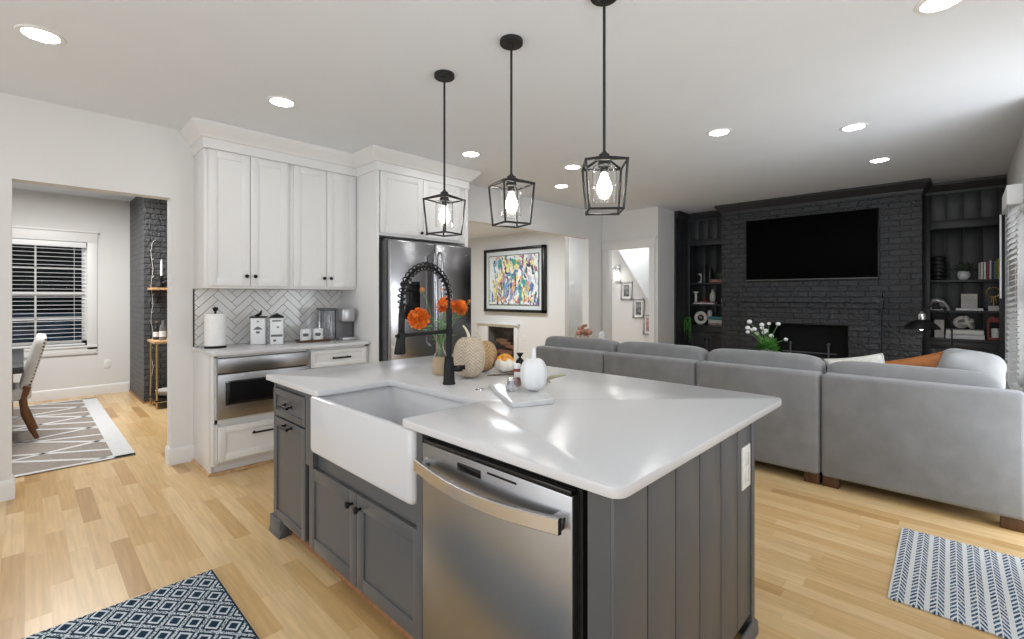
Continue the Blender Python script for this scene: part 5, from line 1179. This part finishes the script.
# floor lamp
t = thing('floor_lamp', 'black dome floor lamp with a lit bulb in front of the right bookcase', 'floor lamp', (6.75, .12, 0))
lx, ly = 6.7, .335; px_, py_ = 6.75, .10
mesh('base', B().lathe([(.13, 0), (.13, .015), (.05, .03), (.014, .04)], (px_, py_, 0), 28), 'blackm', t)
mesh('pole', B().tube([(px_, py_, .03), (px_, py_, 1.12), (px_, py_ + .02, 1.20), (px_ - .01, py_ + .08, 1.26), (px_ - .03, (py_ + ly) / 2 + .04, 1.275), (lx, ly - .03, 1.25), (lx, ly, 1.21)], .008, 10), 'blackm', t)
mesh('lamp_shade', B().lathe([(.030, 1.13), (.07, 1.115), (.125, 1.075), (.158, 1.03), (.160, 1.026), (.155, 1.028), (.12, 1.068), (.066, 1.105), (.03, 1.12)], (lx, ly, 0), 36, cap=False), 'blackm', t)
mesh('socket_cap', B().lathe([(.034, 1.12), (.036, 1.15), (.036, 1.185), (.024, 1.20), (.010, 1.215)], (lx, ly, 0), 24), 'chrome', t)
mesh('bulb', B().ball((lx, ly, 1.055), .045, (1, 1, .9)), 'lampb', t)

# ------------------------------------------------------------------ rugs
single('runner_rug', B().box((-.375, -.95, .0), (.375, .95, .012), .004).box((-.375, -.95, .012), (.375, .95, .0125)) if False else B().box((-.375, -.95, .0), (.375, .95, .012), .004), 'rugn', 'navy and white diamond pattern runner rug on the wood floor before the island', 'rug', (.278, 1.765, .0005), 0, world=False)
single('door_mat_rug', B().box((-.44, -.30, 0), (.44, .30, .010), .004), 'rugl', 'white rug with blue leaf stripes on the floor beside the sofa', 'rug', (3.175, -.037, .0005), math.radians(1), world=False)
# dining rug: taupe field, ivory border and crossing stripes
b = B(); x0, x1, y0, y1 = -1.7, .67, 5.18, 8.45
b.mi = 0; b.box((x0, y0, 0), (x1, y1, .010), .003); b.mi = 1
for (p, q) in (((x0, y0), (x1, y0 + .045)), ((x0, y1 - .045), (x1, y1)), ((x1 - .14, y0), (x1, y1)), ((x0, y0), (x0 + .14, y1))): b.box((p[0], p[1], .009), (q[0], q[1], .0115))
rnd = random.Random(17); fx0, fx1 = x0 + .13, x1 - .13
def strip(ya, yb, w_=.028):
    b.poly([(fx0, ya - w_, .009), (fx1, yb - w_, .009), (fx1, yb + w_, .009), (fx0, ya + w_, .009)], (0, 0, .002))
def seg_strip(xa, ya, xb, yb, w_=.022):
    d = Vector((xb - xa, yb - ya, 0)).normalized(); n_ = Vector((-d.y, d.x, 0)) * w_
    pl = clip([(xa + n_.x, ya + n_.y), (xb + n_.x, yb + n_.y), (xb - n_.x, yb - n_.y), (xa - n_.x, ya - n_.y)], fx0, fx1, y0 + .04, y1 - .04)
    if pl: b.poly([(p[0], p[1], .009) for p in pl], (0, 0, .002))
yy = y0 - 1.0; k = 0
while yy < y1 + .6:
    up = (.62, .95, .30, .80)[k % 4]
    seg_strip(fx1, yy, fx1 - 1.0, yy + up); seg_strip(fx1 - 1.0, yy + up, fx0, yy + up - .7)
    if k % 2 == 0: seg_strip(fx1, yy + .42, fx1 - .9, yy + .10); seg_strip(fx1 - .9, yy + .10, fx0, yy + .7)
    yy += .33; k += 1
single('dining_rug', b, ['taupe', 'ivory'], 'taupe dining rug with crossing white stripes and a white border', 'rug', (-.5, 6.8, 0), smooth=0)

# ------------------------------------------------------------------ dining room
t = thing('dining_chimney', 'black painted brick chimney in the dining room corner', 'chimney', (1.65, 8.1, 0))
mesh('brick_stack', B().box((1.065, 7.59, 0), (2.3, 8.748, CZ - .002)), 'dbrick', t, smooth=0)
mesh('base_trim', B().sweep([(1.064, 8.74), (1.064, 7.588), (2.3, 7.588)], [(0, 0), (.014, 0), (.010, .015), (0, .018)]), 'oak', t)
t = thing('dining_table', 'dark-topped dining table past the doorway edge', 'table', (-.75, 7.0, 0))
mesh('table_top', B().box((-1.5, 5.95, .70), (-.005, 8.0, .76), .006), 'slate', t)
for x_ in (-1.4, -.18):
    for y_ in (6.05, 7.82): mesh('leg', B().box((x_, y_, .0115), (x_ + .09, y_ + .09, .70), .004), 'oak', t)
t = thing('dining_chair', 'cream nailhead dining chair with curved brown wooden legs', 'chair', (-.1, 6.65, 0))
b = B(); R_ = Matrix.Rotation(math.radians(14), 3, 'Y')
b.sq((.06, 6.65, .735), (.085, .50, .54), .35, .30, 28, 18, R_, .004, 3)
mesh('backrest', b, 'linen', t, smooth=60)
mesh('seat', B().sq((-.22, 6.65, .45), (.54, .50, .13), .3, .25, dent=.004, seed=4), 'linen', t, smooth=60)
b = B()
for k in range(15):
    s_ = k / 14; c0 = Vector((0, -.253, -.235 + .47 * s_)); b.ball(tuple(R_ @ (c0 + Vector((.026, .012, 0))) + Vector((.06, 6.65, .735))), .0085, seg=8, rings=6)
mesh('nailhead_trim', b, 'blackm', t)
for sy in (-1, 1):
    yy = 6.65 + sy * .225
    b = B(); b.tube([(.02, yy, .52), (-.012, yy, .40), (.0, yy, .26), (.045, yy, .12), (.085, yy, .0125)], [.030, .028, .026, .024, .018], 8); mesh('leg', b, 'chairw', t)
    b = B(); b.tube([(-.43, yy, .42), (-.43, yy, .0125)], [.028, .018], 8); mesh('leg', b, 'chairw', t)
# bar shelf by the chimney
t = thing('bar_cart', 'brass bar cart with wooden top in front of the black chimney', 'bar cart', (1.33, 7.25, 0))
for x_ in (1.115, 1.6):
    for y_ in (7.06, 7.46): mesh('leg', B().cyl((x_, y_, .0), (x_, y_, .80), .011, seg=10), 'gold', t)
mesh('cart_top', B().box((1.085, 7.03, .80), (1.63, 7.49, .83), .004), 'pale', t); mesh('lower_shelf', B().box((1.10, 7.045, .09), (1.615, 7.475, .11), .003), 'blackm', t)
t = thing('wall_shelf', 'wooden shelf fixed to the black chimney above the bar cart', 'shelf', (1.4, 7.5, 1.46))
mesh('board', B().box((1.10, 7.30, 1.455), (1.75, 7.588, 1.485), .003), 'pale', t)
b = B()
for x_ in (1.2, 1.6): b.tube([(x_, 7.587, 1.30), (x_, 7.575, 1.30), (x_, 7.34, 1.45)], .008, 6)
mesh('bracket', b, 'blackm', t)
t = thing('candlestick', 'white taper candle in a black candlestick on the chimney shelf', 'candlestick', (1.22, 7.42, 1.485))
mesh('holder', B().lathe([(.05, 1.4855), (.05, 1.495), (.014, 1.51), (.014, 1.60), (.03, 1.615), (.024, 1.64)], (1.22, 7.42, 0), 20), 'blackm', t); mesh('candle', B().lathe([(.014, 1.641), (.012, 1.82), (.003, 1.85)], (1.22, 7.42, 0), 14), 'petal', t)
b = B(); rnd = random.Random(31)
for k in range(26):
    c0 = Vector((1.29 + rnd.uniform(-.05, .05), 7.44 + rnd.uniform(-.05, .05), 1.4875 + rnd.uniform(.02, .12))); b.ball(tuple(c0), .022, (1, 1, .9), 8, 6)
b.lathe([(.05, 1.4856), (.06, 1.52), (.05, 1.53)], (1.29, 7.44, 0), 16)
single('dark_berry_bowl', b, 'pebble', 'dark heaped bowl beside the candlestick on the chimney shelf', 'bowl', (1.29, 7.44, 1.4856))
def bottle(label, x, y, h, mat, capm):
    t = thing('bottle', label, 'bottle', (x, y, .831), group='bottles on the bar cart', world=False)
    mesh('glass_body', B().lathe([(.03, 0), (.036, .006), (.036, h * .55), (.03, h * .65), (.013, h * .75), (.012, h * .93)], seg=18), mat, t, world=False); mesh('cap', B().lathe([(.014, h * .93), (.014, h), (.004, h + .002)], seg=14), capm, t, world=False)
    mesh('paper_label', B().lathe([(.0365, h * .15), (.0365, h * .42)], seg=18, cap=False), 'paper', t, world=False)
bottle('clear bottle with pale label tallest on the bar cart', 1.20, 7.22, .27, 'tint', 'blackm'); bottle('dark bottle at the chimney side of the bar cart', 1.16, 7.36, .23, 'pebble', 'gold'); bottle('short clear bottle at the front of the bar cart', 1.28, 7.12, .20, 'glass', 'gold')
single('serving_bowl', B().lathe([(.06, .111), (.13, .14), (.17, .20), (.165, .20), (.12, .147), (.02, .125)], (1.30, 7.26, 0), 28), 'stone', 'pale shallow bowl on the low shelf of the bar cart', 'bowl', (1.3, 7.26, .111))
b = B(); pts = [(1.145 + .012 * math.sin(k * 1.7), 7.575, .35 + k * .115) for k in range(16)]; b.tube(pts, .0028, 6)
for k, p in enumerate(pts):
    d = Vector((.022 * (1 if k % 2 else -1), -.01, .03)); b.quad([p, Vector(p) + d * .5 + Vector((0, 0, .005)), Vector(p) + d, Vector(p) + d * .5 - Vector((0, 0, .005))])
single('twig_garland', b, 'stone', 'pale twig garland hanging down the front of the black chimney', 'garland', (1.145, 7.575, .35))
single('dining_outlet', B(FY(.78, DY - .001, .36)).box((0, 0, 0), (.075, .12, .006), .002).box((.02, .02, .006), (.055, .055, .009), .002).box((.02, .065, .006), (.055, .1, .009), .002), 'plastic', 'white wall outlet under the dining window side', 'outlet', (.82, DY, .42))
t = thing('parked_car', 'dark blue car parked outside the dining window', 'car', (-.1, 9.9, 0))
b = B(); b.sq((-.1, 9.9, .52), (3.6, 1.1, .6), .4, .35); b.sq((-.2, 9.9, .86), (2.0, 1.0, .55), .5, .5)
mesh('car_body', b, 'outblue', t, smooth=60)
for x_ in (-1.2, 1.0): mesh('wheel', B().lathe([(.30, -.1), (.31, 0), (.30, .1)], (x_, 9.45, .31), 24, axis='y'), 'pebble', t)
for o in bpy.data.objects:
    if '_o' in o.keys(): del o['_o']
